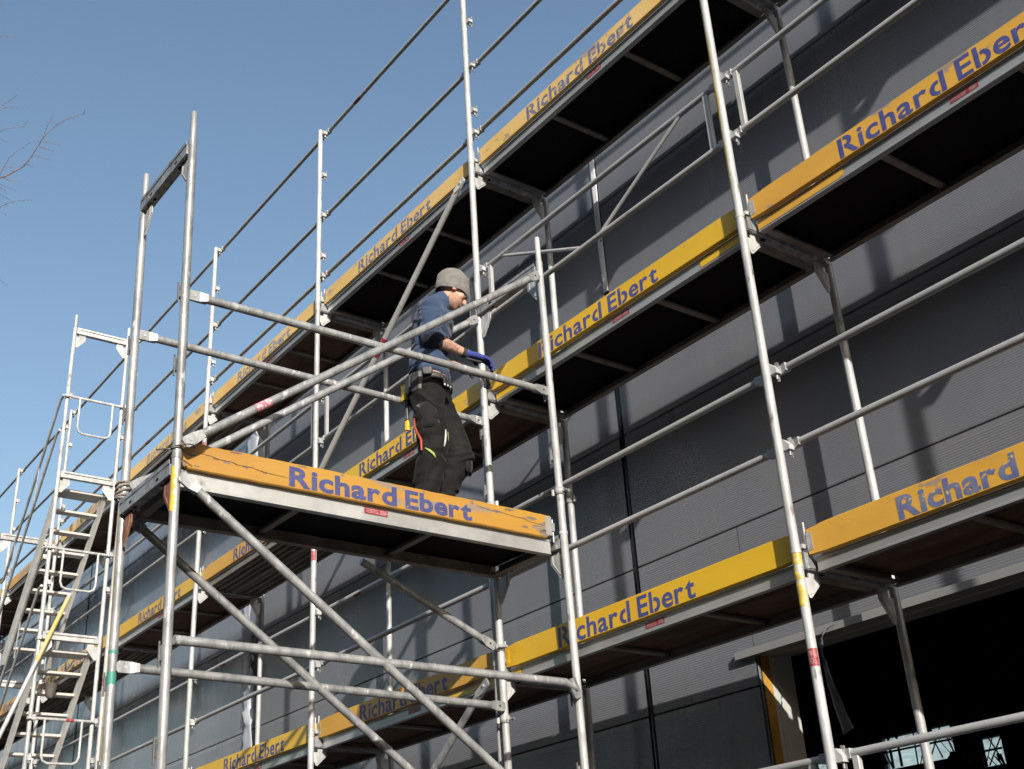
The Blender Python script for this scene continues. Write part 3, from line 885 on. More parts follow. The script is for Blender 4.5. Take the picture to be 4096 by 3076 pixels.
# green tape marks on the far outer upright
b = MB(tw); b.tube([(-.74, 0, -1.02), (-.74, 0, -.955)], RT_ + .0012, 16, cap=False); b.tube([(-.74, 0, -.86), (-.74, 0, -.84)], RT_ + .0011, 16, cap=False); b.build('paint_mark', 'greenmark', f2)
def ttube(pts, label, name='guard_rail', material='galv_old', flats=(1, 1), r=.0242, cat='guardrail', group='rails and braces of the projecting platform', sticker=None, nrm=(1, 0, 0)):
    pts = [Vector(p) for p in pts]
    t = T(name)
    q = list(pts); d0 = (q[1] - q[0]).normalized(); d1 = (q[-1] - q[-2]).normalized()
    a = q[0] + d0 * (.11 if flats[0] else 0); z = q[-1] - d1 * (.11 if flats[1] else 0)
    MB(tw).tube([a] + q[1:-1] + [z], r, 18).build('tube', material, t)
    if flats[0]:
        b = MB(tw); b.flat_end(a, -d0, .12, .062, .014, nrm); o = b.build('flattened_tip', material, t)
        nn = Vector(nrm); h = MB(tw); h.tube([q[0] + d0 * .035 + nn * .0075, q[0] + d0 * .035 + nn * .011], .009, 12); h.build('rivet', 'galv', o)
    if flats[1]:
        b = MB(tw); b.flat_end(z, d1, .12, .062, .014, nrm); o = b.build('flattened_tip', material, t)
        nn = Vector(nrm); h = MB(tw); h.tube([q[-1] - d1 * .035 + nn * .0075, q[-1] - d1 * .035 + nn * .009], .007, 12); h.build('rivet_hole', 'dark', o)
    if sticker:
        c0 = pts[0].lerp(pts[-1], sticker[0]); c1 = pts[0].lerp(pts[-1], sticker[1])
        MB(tw).tube([c0, c1], r + .001, 16, cap=False).build('red_sticker', 'pinksticker', t)
    tag(t, label, cat, group)
    return t
ttube([(.0, .02, .965), (.0, TL - .03, .985)], 'near-side upper guardrail of the projecting platform, passing below the worker\'s gloves', flats=(1, 1))
ttube([(-.74, .02, 1.055), (-.74, TL - .03, 1.05)], 'far-side guardrail of the projecting platform, passing behind the worker')
ttube([(.034, .03, .075), (.034, TL - .05, 1.86)], 'near-side rising brace of the platform railing crossing in front of the worker', 'diagonal_brace', cat='brace', sticker=(.155, .19), nrm=(1, 0, 0))
ttube([(-.706, .03, .075), (-.706, TL - .05, 1.86)], 'far-side rising brace of the platform railing ending behind the worker', 'diagonal_brace', cat='brace')
ttube([(.034, .02, -.115), (.034, TL - .02, -1.93)], 'near-side brace falling from the platform\'s outer end towards the wall', 'diagonal_brace', cat='brace')
ttube([(-.706, .02, -.100), (-.706, TL - .02, -1.90)], 'far-side brace falling from the platform\'s outer end towards the wall', 'diagonal_brace', cat='brace')
ttube([(.034, .02, -.955), (.034, TL - .12, -.955), (.034, TL - .05, -.99), (.034, TL - .03, -1.03)], 'near-side lower rail beneath the platform, its end bent down', flats=(0, 1))
ttube([(-.706, .02, -.93), (-.706, TL - .03, -.955)], 'far-side lower rail beneath the platform, ending at a clamp')
ttube([(-.765, TL - 1.03, -.12), (-.765, TL - .035, -.555)], 'bluish short brace under the platform ending at the clamped upright', 'diagonal_brace', material='galv_old', cat='brace', flats=(0, 1))
# platform deck + board
def tdeck():
    t = T('scaffold_deck'); H = -.030; B = -.125
    y0, y1 = .05, TL - .05; x1, x0 = -.078, -.675
    for s, yo in ((-1, x1), (1, x0)):
        b = MB(tw)
        prof = [(yo, H), (yo, H - .010), (yo + s * .004, H - .014), (yo + s * .004, B + .014), (yo, B + .010), (yo, B), (yo + s * .045, B), (yo + s * .045, B + .006), (yo + s * .009, B + .010), (yo + s * .009, H)]
        b.prism(prof, y0, y1, 1); b.build('side_rail', 'alu' if s == -1 else 'alu_dirty', t)
    for yy in (y0, y1 - .05):
        b = MB(tw); b.box((x0 + .046, yy, B + .010), (x1 - .046, yy + .05, B + .022)); b.box((x0 + .046, yy + (0 if yy == y0 else .044), B + .023), (x1 - .046, yy + (.006 if yy == y0 else .05), H - .02)); b.build('end_rail', 'alu_dirty', t)
    for q in (.30, .66):
        yy = y0 + (y1 - y0) * q
        b = MB(tw); b.cbox((x0 + .0095, yy - .024, B + .030), (x1 - .0095, yy + .024, B + .055), .004, 0); b.build('cross_bar', 'alu_dirty', t)
    b = MB(tw); b.box((x0 + .010, y0 + .007, H - .016), (x1 - .010, y1 - .007, H + .001)); b.build('deck_board', 'ply_black', t)
    b = MB(tw); z0, z1 = H - .050, H - .016; xx = x1 + .0008; s0 = 1.16
    b.add([(xx, s0, z0), (xx, s0 + .155, z0), (xx, s0 + .155, z1), (xx, s0, z1)], [(0, 1, 2, 3)]); o = b.build('red_sticker', 'redsticker', t)
    i = MB(tw)
    for k in range(7):
        yy = s0 + .105 + k * .006; i.add([(xx + .0006, yy, z0 + .004), (xx + .0006, yy + .003, z0 + .004), (xx + .0006, yy + .003, z1 - .004), (xx + .0006, yy, z1 - .004)], [(0, 1, 2, 3)])
    for k in range(3):
        zz = z0 + .007 + k * .009; i.add([(xx + .0006, s0 + .01, zz), (xx + .0006, s0 + .09, zz), (xx + .0006, s0 + .09, zz + .003), (xx + .0006, s0 + .01, zz + .003)], [(0, 1, 2, 3)])
    i.build('sticker_print', 'whiteink', o)
    tag(t, 'black plywood deck of the projecting platform on which the worker stands', 'scaffold deck')
tdeck()
def tboard():
    t = T('toe_board'); xo = -.045
    y0, y1 = .045, TL - .06; n = 60; vs = []; fs = []
    prof0 = [(xo, -.026), (xo - .006, -.032), (xo - .032, -.032), (xo - .032, .118), (xo - .005, .120), (xo, .113)]
    for i in range(n + 1):
        yy = y0 + (y1 - y0) * i / n
        cut = .035 * max(0, 1 - min(i, 1.0)) if i < 1 else (.03 if i == n else 0)
        for j, (x, z) in enumerate(prof0):
            wz = .0035 * noise.noise((yy * 11, z * 3, 4)) + .002 * noise.noise((yy * 31, z, 8))
            if z > 0: z = z + wz - (.004 if noise.noise((yy * 6, 0, 9)) > .35 else 0)
            else: z = z + wz * .6 + (cut if j in (0, 1, 2) else 0)
            vs.append((x, yy, z))
    m_ = 6
    for i in range(n):
        for j in range(m_):
            a = i * m_ + j; q = i * m_ + (j + 1) % m_; fs.append((a, q, q + m_, a + m_))
    fs += [tuple(range(m_)), tuple(range(n * m_ + m_ - 1, n * m_ - 1, -1))]
    MB(tw).add(vs, fs).build('board', 'chipped', t)
    for u0, word, ln_ in ((0, 'Richard', .695), (.752, 'Ebert', .475)):
        tm = MB(tw); src = text_mb(word, .034, 0, .124, ln_, lambda u, v, l: (xo + .0006 + l, .665 + u0 + u, -.020 + v), .045)
        tm.add(src.v, src.f); tm.build('lettering', 'blue_worn', t)
    b = MB(tw); b.box((xo + .0005, y1 - .045, -.012), (xo + .002, y1 + .004, .112)); b.box((xo - .03, y1 + .0045, .02), (xo + .001, y1 + .03, .075))
    b.tube([(xo - .012, y1 + .022, -.05), (xo - .012, y1 + .022, .10)], .006, 8); b.build('end_bracket', 'alu', t)
    # splits and bare wood where the paint has gone
    cr = MB(tw); w = MB(tw)
    rnd = random.Random(3)
    def crack(pts, wd):
        P = []
        for i in range(len(pts) - 1):
            for k in range(6):
                t_ = k / 6; P.append((pts[i][0] + (pts[i + 1][0] - pts[i][0]) * t_, pts[i][1] + (pts[i + 1][1] - pts[i][1]) * t_ + rnd.uniform(-.0018, .0018)))
        P.append(pts[-1])
        vs = []; n = len(P)
        for i, (y, z) in enumerate(P):
            h = wd * (1 - abs(2 * i / (n - 1) - 1) ** 3) * rnd.uniform(.5, 1.3) + .0003
            vs += [(xo + .0012, y, z - h), (xo + .0012, y, z + h)]
        cr.add(vs, [(2 * i, 2 * i + 2, 2 * i + 3, 2 * i + 1) for i in range(n - 1)])
    crack([(.05, .068), (.16, .066), (.22, .058), (.27, .050), (.33, .052), (.36, .040), (.45, .042), (.50, .032), (.60, .026), (.66, .024)], .0022)
    crack([(1.93, .085), (2.00, .080), (2.06, .074)], .0015); crack([(2.06, .080), (2.20, .068), (2.35, .060)], .0014); crack([(2.3, .055), (2.40, .048), (2.50, .046)], .0016)
    crack([(.41, .10), (.414, .06), (.408, .03)], .0025)
    for (yy, z, a, c) in ((.235, .052, .020, .006), (.30, .044, .022, .007), (.405, .040, .026, .009), (.52, .028, .024, .005), (.13, -.01, .02, .006), (.10, .05, .035, .010),
                          (2.08, .076, .045, .011), (2.30, .070, .026, .007), (2.46, .062, .020, .007), (2.30, .012, .03, .010), (2.43, .022, .075, .030), (2.46, -.006, .055, .026), (2.36, .078, .05, .012), (2.18, .104, .05, .008), (.75, .108, .04, .006), (.35, .110, .05, .006), (.09, .095, .035, .014), (1.545, .035, .012, .016), (1.55, .106, .012, .010), (1.90, .102, .018, .013), (1.0, .107, .018, .009), (.06, -.01, .012, .02)):
        vs = [(xo + .0009, yy, z)]; n = 14
        for i in range(n):
            an = 2 * math.pi * i / n; r_ = rnd.uniform(.55, 1.1)
            vs.append((xo + .0009, yy + a * r_ * math.cos(an), max(-.028, min(.114, z + c * r_ * math.sin(an)))))
        w.add(vs, [(0, 1 + i, 1 + (i + 1) % n) for i in range(n)])
    MT['bare'] = mat('bare_weathered_wood', (.25, .19, .14), .85, 0, (.13, .09, .065), 30, .4, .6, .6, 60, 0, (1, .2, 2.5))
    w.build('bare_wood', 'bare', t)
    MT['crack'] = mat('dark_wood_split', (.06, .035, .02), .9); cr.build('splits', 'crack', t)
    tag(t, 'chipped orange toe board with bold blue lettering on the projecting platform', 'toe board')
tboard()

# couplers, wire and rope
def coupler(p, axis, label, r=.0242, rot=0):
    """bolted half coupler: two clamping shells, bolt and nut"""
    t = empty('pipe_coupler', p)
    ax = Vector(axis).normalized()
    u = Vector((math.cos(rot), math.sin(rot), 0)); u = (u - ax * u.dot(ax)).normalized(); w = ax.cross(u)
    b = MB(); n = 18; vs = []; fs = []
    for i in range(n):
        a = 2 * math.pi * i / n
        for (rr, h) in ((r + .0005, -.022), (r + .007, -.022), (r + .007, .022), (r + .0005, .022)):
            vs.append((u * math.cos(a) + w * math.sin(a)) * rr + ax * h)
    for i in range(n):
        for k in range(4):
            a = i * 4 + k; q = i * 4 + (k + 1) % 4; e = ((i + 1) % n) * 4
            fs.append((a, q, e + (k + 1) % 4, e + k))
    b.add(vs, fs, True); b.build('clamp_shell', 'galv', t)
    b = MB(); c = u * (r + .026)
    b.tube([c - w * .028, c + w * .032], .0075, 10); b.tube([c + w * .018, c + w * .030], .013, 6); b.build('clamp_bolt', 'galv_old', t)
    b = MB(); c = -u * (r + .022); b.tube([c - ax * .02, c + ax * .02], .014, 10); b.build('clamp_hinge', 'galv', t)
    tag(t, label, 'coupler', 'clamps joining the tubes')
    return t
UP = TZ_.normalized()
coupler(TO + tw((-.74, TL, -.57)), UP, 'clamp tying the platform\'s wall-side upright to the scaffold, above the bluish brace end', rot=R(-20))
coupler(TO + tw((-.74, TL, .42)), UP, 'clamp round the white upright beside the worker\'s hip', rot=R(200))
coupler(TO + tw((0, TL, .28)), UP, 'clamp on the white front upright where the lower walkway rail meets it', rot=R(20))
coupler((-2.57, .74, -.73), (0, 0, 1), 'clamp on the wall-side upright behind the white front upright', rot=R(180))
coupler(TO + tw((-.74, TL, -1.03)), UP, 'clamp at the end of the far-side lower rail', rot=R(30))
coupler((-10.44, -.742, -.02), (0, 0, 1), 'clamp holding the yellow and white pole to the stair tower', rot=R(180))
t = T('binding_wire'); b = MB(tw)
for k in range(2):
    pts = [((RT_ + .006) * math.cos(a * .5), (RT_ + .006) * math.sin(a * .5), .045 + k * .01 + .002 * math.sin(a)) for a in range(0, 14)]
    b.tube(pts, .0042, 8)
b.tube([(.03, -.01, .052), (.07, .02, .050), (.10, .045, .042)], .004, 8); b.tube([(-.03, -.01, .052), (-.10, -.03, .075), (-.16, -.05, .088)], .004, 8)
b.build('wire_loop', 'galv_dark', t); tag(t, 'twisted wire tied round the platform\'s near outer upright above the toe board', 'wire')
t = T('rope_binding'); b = MB(tw)
rx, ry = .062, .034
for k in range(5):
    pts = [(-.74 - .030 + rx * math.cos(a * math.pi / 8), .0 + ry * math.sin(a * math.pi / 8), .02 + k * .019 - .012 * math.cos(a * math.pi / 8 + k)) for a in range(17)]
    b.tube(pts, .008, 8)
b.build('rope_coils', 'rope', t); tag(t, 'grey rope coiled round the far outer upright of the platform', 'rope')
t = T('yellow_cord'); MB(tw).tube([(-.775, -.012, -.05), (-.776, -.012, -.8), (-.775, -.012, -2.0)], .0042, 8).build('cord', 'yellowmark', t)
tag(t, 'thin yellow cord hanging down beside the platform\'s far outer upright', 'cord')

# ------------------------------------------------------------------ stair tower at the far end
SX, SY0, SY1 = -10.44, -.742, -.045
def sframe(x, z0, label, spig=False):
    t = empty('scaffold_portal', (x, 0, z0))
    for nm, y in (('outer_upright', SY0), ('inner_upright', SY1)):
        MB().tube([(0, y, .006), (0, y, 1.996)], RT_, 16).build(nm, 'galv', t)
        MB().tube([(0, y, -.01), (0, y, .010)], RT_ + .003, 16).build('joint_collar', 'galv', t)
    b = MB(); b.box((-.03, SY0 + .024, 1.905), (.03, SY1 - .024, 1.965)); b.box((.024, SY0 + .024, 1.966), (.030, SY1 - .024, 1.99)); b.box((-.030, SY0 + .024, 1.966), (-.024, SY1 - .024, 1.99))
    tr = b.build('transom', 'galv', t)
    b = MB(); b.box((.0305, SY0 + .06, 1.955), (.0312, SY1 - .06, 1.963)); b.build('transom_slots', 'dark', tr)
    for s, y0 in ((1, SY0), (-1, SY1)):
        poly = [(y0 + s * .022, 1.87), (y0 + s * .06, 1.87), (y0 + s * .06, 1.905), (y0 + s * .14, 1.905), (y0 + s * .15, 1.83), (y0 + s * .055, 1.715), (y0 + s * .022, 1.715)]
        b = MB(); b.prism(poly, -.004, .004, 0); b.build('gusset_plate', 'galv', t)
    for z in (.57, 1.01):
        make_pot(t, (0, SY0, z)); make_pot(t, (0, SY1, z))
    if spig:
        for y in (SY0, SY1): MB().tube([(0, y, 1.99), (0, y, 2.17), (0, y, 2.18)], [.0195, .0195, .016], 14).build('spigot', 'galv', t)
    tag(t, label, 'scaffold frame', 'upright frames of the stair tower')
for i, x in enumerate((SX, SX - 2.57)):
    for k, z in ((0, -1.93), (1, .07), (2, 2.07)):
        if i == 1 and k == 2: continue
        sframe(x, z, f"white {['bottom', 'middle', 'topmost'][k]} frame of the stair tower, {'nearer the platform' if i == 0 else 'at its far side'}", k == 2)
MT['stair'] = mat('stair_aluminium', (.58, .56, .53), .5, .1, (.46, .44, .41), 8, .35, .65, .2, 40, .06)
def stair(z_top, label):
    t = empty('scaffold_stair', (SX - .06, 0, z_top))
    dx, dz = -1.0, -1.13
    n = 9
    for nm, y in (('a', SY0 + .045), ('b', SY1 - .075)):
        b = MB()
        b.prism([(.03, .02), (.03, -.10), (-1.62, -.10 - 1.62 * 1.13 - .02), (-1.74, -.10 - 1.62 * 1.13 - .02), (-1.74, -.06 - 1.62 * 1.13), (-.08, .02)], y, y + .028, 1)
        b.build('stringer', 'stair', t)
    for k in range(n):
        z = -.10 - k * .205; x = -.03 + (z + .02) / 1.13
        w = .13 if k else .26
        b = MB(); b.cbox((x - w, SY0 + .074, z - .022), (x + .0, SY1 - .076, z + .010), .004, 1)
        for g_ in (.03, .06, .09): b.box((x - g_ - .006, SY0 + .08, z + .011), (x - g_ + .006, SY1 - .08, z + .014))
        b.build('tread', 'stair', t)
    tag(t, label, 'stair', 'stair flights of the stair tower')
    for j, off in enumerate((1.06, .58)):
        r_ = empty('handrail', (SX, SY0 - .045, z_top))
        b = MB(); b.tube([(.0, 0, off + .02), (-.12, 0, off), (-1.80, 0, off - 1.68 * 1.13), (-1.9, 0, off - 1.68 * 1.13)], .017, 12); b.build('rail_tube', 'galv', r_)
        if j == 0:
            for xx in (-.75, -1.45):
                b = MB(); z1 = off - (abs(xx) - .12) * 1.13
                b.prism([(xx, z1), (xx + .02, z1), (xx - .06, z1 - .42), (xx - .08, z1 - .42)], -.004, .004, 1); b.build('link_plate', 'galv', r_)
        tag(r_, f"{['upper', 'lower'][j]} sloping handrail of the {label.split(' flight')[0]} stair flight", 'handrail', 'sloping handrails of the stairs')
stair(2.0, 'upper flight of metal stairs descending inside the stair tower')
stair(0.0, 'lower flight of metal stairs descending inside the stair tower')
for k, (z, nm) in enumerate(((3.06, 'top'), (1.06, 'middle'), (-.93, 'bottom'))):
    t = empty('side_guard', (SX + .045, 0, z))
    b = MB(); b.tube([(0, SY0 - .05, 0), (0, SY1 + .05, 0)], .017, 12); b.build('rail_tube', 'galv', t)
    b = MB(); y0, y1 = SY0 + .15, SY1 - .13
    b.tube([(0, y0, 0), (0, y0, -.40), (0, y0 + .02, -.455), (0, y0 + .07, -.48), (0, y1 - .07, -.48), (0, y1 - .02, -.455), (0, y1, -.40), (0, y1, 0)], .0145, 12); b.build('hanging_loop', 'galv', t)
    if k == 2:
        b = MB(); b.tube([(0, -.36, 0), (0, -.27, 0)], .0182, 12, cap=False); b.build('red_sticker', 'redsticker', t)
    tag(t, f"white end guard with a U-shaped loop across the {nm} opening of the stair tower", 'end guard', 'looped end guards')
# raking pole
t = empty('raking_pole', (-10.39, -.50, .62)); d = Vector((0, -.493, -1.382))
MB().tube([(0, .03, .085), tuple(d * 2.8)], .0242, 16).build('pole_tube', 'galv', t)
MB().tube([tuple(Vector((0, .03, .085)).lerp(d, .02)), tuple(d * .52)], .0252, 16, cap=False).build('paint_mark', mat('orange_yellow_pole_paint', (.62, .40, .06), .5, 0, (.5, .42, .25), 12), t)
t.location = (-10.39, -.50, .42)
tag(t, 'slanting prop pole, yellow above and white below, leaning from the stair tower', 'prop')
# bucket
t = empty('hanging_bucket', (-10.9, -.42, -.42))
MT['bucket'] = mat('dirty_black_plastic', (.07, .06, .055), .8, 0, (.12, .10, .09), 12)
b = MB(); b.tube([(0, 0, -.17), (0, 0, -.13), (0, 0, -.02), (0, 0, 0)], [.035, .055, .068, .074], 20); b.build('bucket_body', 'bucket', t)
b = MB(); b.tube([(-.07, 0, -.005), (-.06, 0, .05), (0, 0, .085), (.06, 0, .05), (.07, 0, -.005)], .004, 8); b.build('bucket_handle', 'galv_dark', t)
tag(t, 'small dark bucket hanging under the landing of the stair tower', 'bucket')

# ------------------------------------------------------------------ tree at the left edge
BR = {
 'main':[[-7.078, -2.889, 3.145], [-6.908, -2.732, 3.363], [-6.807, -2.619, 3.482], [-6.772, -2.555, 3.514], [-6.684, -2.449, 3.609], [-6.644, -2.419, 3.656], [-6.591, -2.395, 3.722], [-6.533, -2.372, 3.794], [-6.465, -2.338, 3.875], [-6.396, -2.288, 3.951], [-6.329, -2.219, 4.017], [-6.261, -2.129, 4.076], [-6.22, -2.059, 4.106]],
 'a':[[-6.497, -2.356, 3.838], [-6.464, -2.347, 3.88], [-6.422, -2.346, 3.934], [-6.371, -2.333, 3.997], [-6.32, -2.319, 4.06]],
 'b':[[-6.879, -2.682, 3.394], [-6.794, -2.625, 3.501], [-6.741, -2.61, 3.573], [-6.681, -2.589, 3.652], [-6.613, -2.532, 3.731], [-6.563, -2.473, 3.783], [-6.526, -2.425, 3.819]],
 'c':[[-6.497, -2.34, 3.834], [-6.48, -2.273, 3.835], [-6.467, -2.187, 3.826]],
 'd':[[-6.538, -2.358, 3.783], [-6.525, -2.293, 3.781], [-6.517, -2.234, 3.774]],
 'e':[[-6.596, -2.384, 3.711], [-6.586, -2.314, 3.705], [-6.576, -2.248, 3.698]],
 'f':[[-6.662, -2.422, 3.631], [-6.657, -2.367, 3.622]],
 'g':[[-6.683, -2.916, 3.732], [-6.57, -2.73, 3.843], [-6.536, -2.681, 3.876], [-6.509, -2.612, 3.894], [-6.477, -2.546, 3.919], [-6.439, -2.523, 3.963]],
 'h':[[-6.572, -2.966, 3.895], [-6.439, -2.789, 4.031], [-6.398, -2.744, 4.073], [-6.37, -2.708, 4.1], [-6.331, -2.678, 4.142]],
 'i':[[-6.539, -2.942, 3.933], [-6.452, -2.783, 4.012], [-6.424, -2.732, 4.036], [-6.398, -2.647, 4.049]],
 'j':[[-6.627, -2.862, 3.796], [-6.608, -2.712, 3.786], [-6.609, -2.647, 3.768]],
 'k':[[-7.052, -2.703, 3.137], [-6.95, -2.55, 3.249], [-6.892, -2.456, 3.308], [-6.851, -2.361, 3.34], [-6.83, -2.296, 3.351]],
 'l':[[-6.888, -2.742, 3.396], [-6.889, -2.58, 3.35], [-6.89, -2.514, 3.33], [-6.889, -2.449, 3.311]],
 'm':[[-6.798, -2.591, 3.487], [-6.792, -2.529, 3.477], [-6.773, -2.444, 3.48]],
 'n':[[-6.833, -2.655, 3.454], [-6.838, -2.604, 3.432], [-6.835, -2.557, 3.423], [-6.828, -2.458, 3.405]],
 'o':[[-6.975, -2.66, 3.244], [-6.973, -2.54, 3.213], [-6.974, -2.486, 3.194]],
 'p':[[-6.74, -2.606, 3.574], [-6.709, -2.511, 3.591]],
 'q':[[-6.854, -2.677, 3.429], [-6.858, -2.578, 3.395], [-6.858, -2.534, 3.382]],
 'r':[[-6.12, -3.119, 4.496], [-6.057, -2.958, 4.539], [-6.014, -2.829, 4.562]],
 's':[[-5.869, -3.179, 4.796], [-5.867, -3.04, 4.773], [-5.872, -3.009, 4.762]],
 't':[[-7.342, -2.503, 2.6], [-7.291, -2.381, 2.646], [-7.297, -2.304, 2.609]],
}
MT['bark'] = mat('grey_brown_bark', (.13, .10, .075), .85, 0, (.07, .055, .045), 8, .4, .6, .8, 30, 0, (1, 1, .3))
MT['twig'] = mat('reddish_twig_bark', (.20, .12, .09), .7, 0, (.09, .06, .05), 14, .4, .6)
tree = empty('bare_tree', (-8.4, -6.6, -6.05))
tag(tree, 'bare winter tree reaching thin budding twigs into the sky at the left edge', 'tree')
def tpart(b, name, m_):
    o = b.build(name, m_); o.parent = tree; o.matrix_parent_inverse = Matrix.Translation((8.4, 6.6, 6.05)); return o
b = MB()
b.tube([(-8.4, -6.6, -6.1), (-8.38, -6.6, -4), (-8.3, -6.5, -1.5), (-8.25, -6.45, .6), (-8.15, -6.2, 2.6), (-8.0, -6.1, 4.6), (-7.9, -6.1, 6.5)], [.30, .22, .18, .15, .11, .07, .03], 14)
tpart(b, 'trunk', 'bark')
b = MB()
rnd = random.Random(11)
for tgt, z0, r in ((BR['main'][0], .9, .030), (BR['g'][0], 2.4, .02), (BR['h'][0], 3.2, .018), (BR['i'][0], 3.3, .014), (BR['k'][0], .6, .018), (BR['r'][0], 4.2, .016), (BR['s'][0], 4.8, .014), (BR['t'][0], .1, .016), (BR['j'][0], 2.2, .014), (BR['o'][0], .5, .01), (BR['l'][0], 1.2, .01)):
    p0 = Vector((-8.2, -6.4, z0)); p1 = Vector(tgt); pts = []; rs = []
    for i in range(9):
        f = i / 8; p = p0.lerp(p1, f) + Vector((rnd.uniform(-.06, .06), rnd.uniform(-.06, .06), rnd.uniform(-.05, .05) - .35 * math.sin(f * math.pi))) * (1 if 0 < i < 8 else 0)
        pts.append(p); rs.append(r * (1.6 - f * 1.25))
    b.tube(pts, rs, 8)
tpart(b, 'limbs', 'bark')
b = MB()
for nme, pts in BR.items():
    P = [Vector(p) for p in pts]
    r0 = .0090 if nme == 'main' else (.0036 if nme in 'bgk' else .0027)
    Q = []
    for i in range(len(P) - 1):
        for k in range(4): Q.append(P[i].lerp(P[i + 1], k / 4) + Vector((rnd.uniform(-1, 1), rnd.uniform(-1, 1), rnd.uniform(-1, 1))) * .0045)
    Q.append(P[-1])
    rs = [max(.0011, r0 * (1 - .88 * i / len(Q))) for i in range(len(Q))]
    b.tube(Q, rs, 6)
    for i in range(2, len(Q), 2):
        b.blob(Q[i] + Vector((rnd.uniform(-1, 1), rnd.uniform(-1, 1), rnd.uniform(-1, 1))) * .003, .0045, .0045, .008, seg=6, ring=4)
        if nme == 'main' and rnd.random() < .5:
            dd = Vector((rnd.uniform(-1, 1), rnd.uniform(-1, 1), rnd.uniform(-1, 1))).normalized() * rnd.uniform(.03, .09)
            b.tube([Q[i], Q[i] + dd * .5 + Vector((0, 0, .004)), Q[i] + dd], [.0025, .002, .0014], 5)
tpart(b, 'twigs', 'twig')
# more crown outside the picture
b = MB()
for k in range(26):
    z0 = rnd.uniform(1, 6.2); a = rnd.uniform(R(110), R(330)); p0 = Vector((-8.1, -6.2, z0)); dd = Vector((math.cos(a), math.sin(a), rnd.uniform(.1, .7))).normalized() * rnd.uniform(1.2, 2.6)
    pts = [p0 + dd * f + Vector((rnd.uniform(-.05, .05), rnd.uniform(-.05, .05), .1 * math.sin(f * 3))) for f in (0, .25, .5, .75, 1)]
    b.tube(pts, [.03, .022, .015, .009, .004], 6)
    for f in (2, 3, 4):
        for q in range(3):
            d2 = (dd.normalized() + Vector((rnd.uniform(-1, 1), rnd.uniform(-1, 1), rnd.uniform(-.3, 1)))).normalized() * rnd.uniform(.3, .8)
            b.tube([pts[f], pts[f] + d2 * .5 + Vector((0, 0, .02)), pts[f] + d2], [.006, .004, .002], 5)
tpart(b, 'boughs', 'bark')

# ------------------------------------------------------------------ the worker
F = Vector((.613, .79, 0)); S = Vector((.79, -.613, 0)); Z = Vector((0, 0, 1))
ORI = Matrix((F, S, Z)).transposed()      # columns: forward, right side, up
PR = Vector((-2.02, -.79, -1.345))
person = None
def remeshed(b, name, material, voxel, parent, smooth=4, wrinkle=0.0, wscale=14, extra=None, w2=None):
    """joins the overlapping volumes of b into one continuous skin"""
    me = bpy.data.meshes.new(name); me.from_pydata([tuple(p - PR) for p in b.v], [], b.f)
    o = bpy.data.objects.new(name, me); COL.objects.link(o)
    r = o.modifiers.new('r', 'REMESH'); r.mode = 'VOXEL'; r.voxel_size = voxel
    s = o.modifiers.new('s', 'SMOOTH'); s.iterations = smooth; s.factor = .6
    dg = bpy.context.evaluated_depsgraph_get(); dg.update()
    me2 = bpy.data.meshes.new_from_object(o.evaluated_get(dg))
    bpy.data.objects.remove(o)
    me2.name = name
    if wrinkle or extra:
        nrm = [v.normal.copy() for v in me2.vertices]
        for v, n in zip(me2.vertices, nrm):
            p = v.co
            d = 0
            if wrinkle:
                q = Vector((p.x * wscale, p.y * wscale, p.z * wscale * 1.7))
                warp = Vector((noise.noise(q * .5), noise.noise(q * .5 + Vector((5, 1, 2))), noise.noise(q * .5 + Vector((1, 7, 3))))) * 1.6
                d = (1 - abs(noise.noise(q + warp)) * 2.6) * wrinkle
            if extra: d += extra(p + PR)
            v.co = p + n * d
    me2.polygons.foreach_set('use_smooth', [True] * len(me2.polygons))
    me2.materials.clear(); me2.materials.append(MT[material]); me2.update()
    o = bpy.data.objects.new(name, me2); COL.objects.link(o)
    if parent is None: o.location = PR
    else: o.parent = parent
    return o
def limb(b, pts, rs, seg=16):
    """tapered volume with round ends"""
    pts = [Vector(p) for p in pts]
    b.tube(pts, rs, seg)
    for p, r in zip(pts, rs): b.blob(p, r * .995, r * .995, r * .995, seg=14, ring=8)
def eb(b, c, f, s, z, pitch=0, roll=0):
    rot = ORI @ Matrix.Rotation(pitch, 3, 'Y') @ Matrix.Rotation(roll, 3, 'X')
    b.blob(c, f, s, z, rot=rot, seg=24, ring=16)
V = Vector
MT['skin'] = mat('skin', (.56, .34, .255), .5, 0, (.50, .27, .20), 12, .35, .7, .15, 60)
MT['skin'].node_tree.nodes['Principled BSDF'].inputs['Subsurface Weight'].default_value = .12
MT['skin'].node_tree.nodes['Principled BSDF'].inputs['Subsurface Radius'].default_value = (.02, .008, .004)
def cloth(name, c1, c2, weave=260, rough=.85, lo=.4, hi=.62, ns=5, bump=.5):
    M = mat(name, c1, rough, 0, c2, ns, lo, hi, bump, weave, spec=.25)
    M.node_tree.nodes['Principled BSDF'].inputs['Sheen Weight'].default_value = .15
    return M
MT['navy'] = cloth('navy_knit', (.030, .052, .105), (.044, .072, .135))
MT['navy_dark'] = cloth('dark_navy_cuff', (.006, .008, .018), (.009, .011, .022))
MT['trouser'] = cloth('black_work_trousers', (.0070, .0066, .0064), (.015, .0142, .0135), ns=7, lo=.45, hi=.75)
for k_ in ('trouser',): MT[k_].node_tree.nodes['Principled BSDF'].inputs['Sheen Weight'].default_value = .03
MT['trouser_dk'] = cloth('black_pocket_fabric', (.008, .008, .008), (.012, .012, .012))
MT['beanie'] = cloth('grey_knit', (.155, .148, .135), (.20, .19, .175), 420, .95, ns=30)
MT['glove'] = cloth('blue_glove_knit', (.032, .042, .21), (.055, .07, .29), 300)
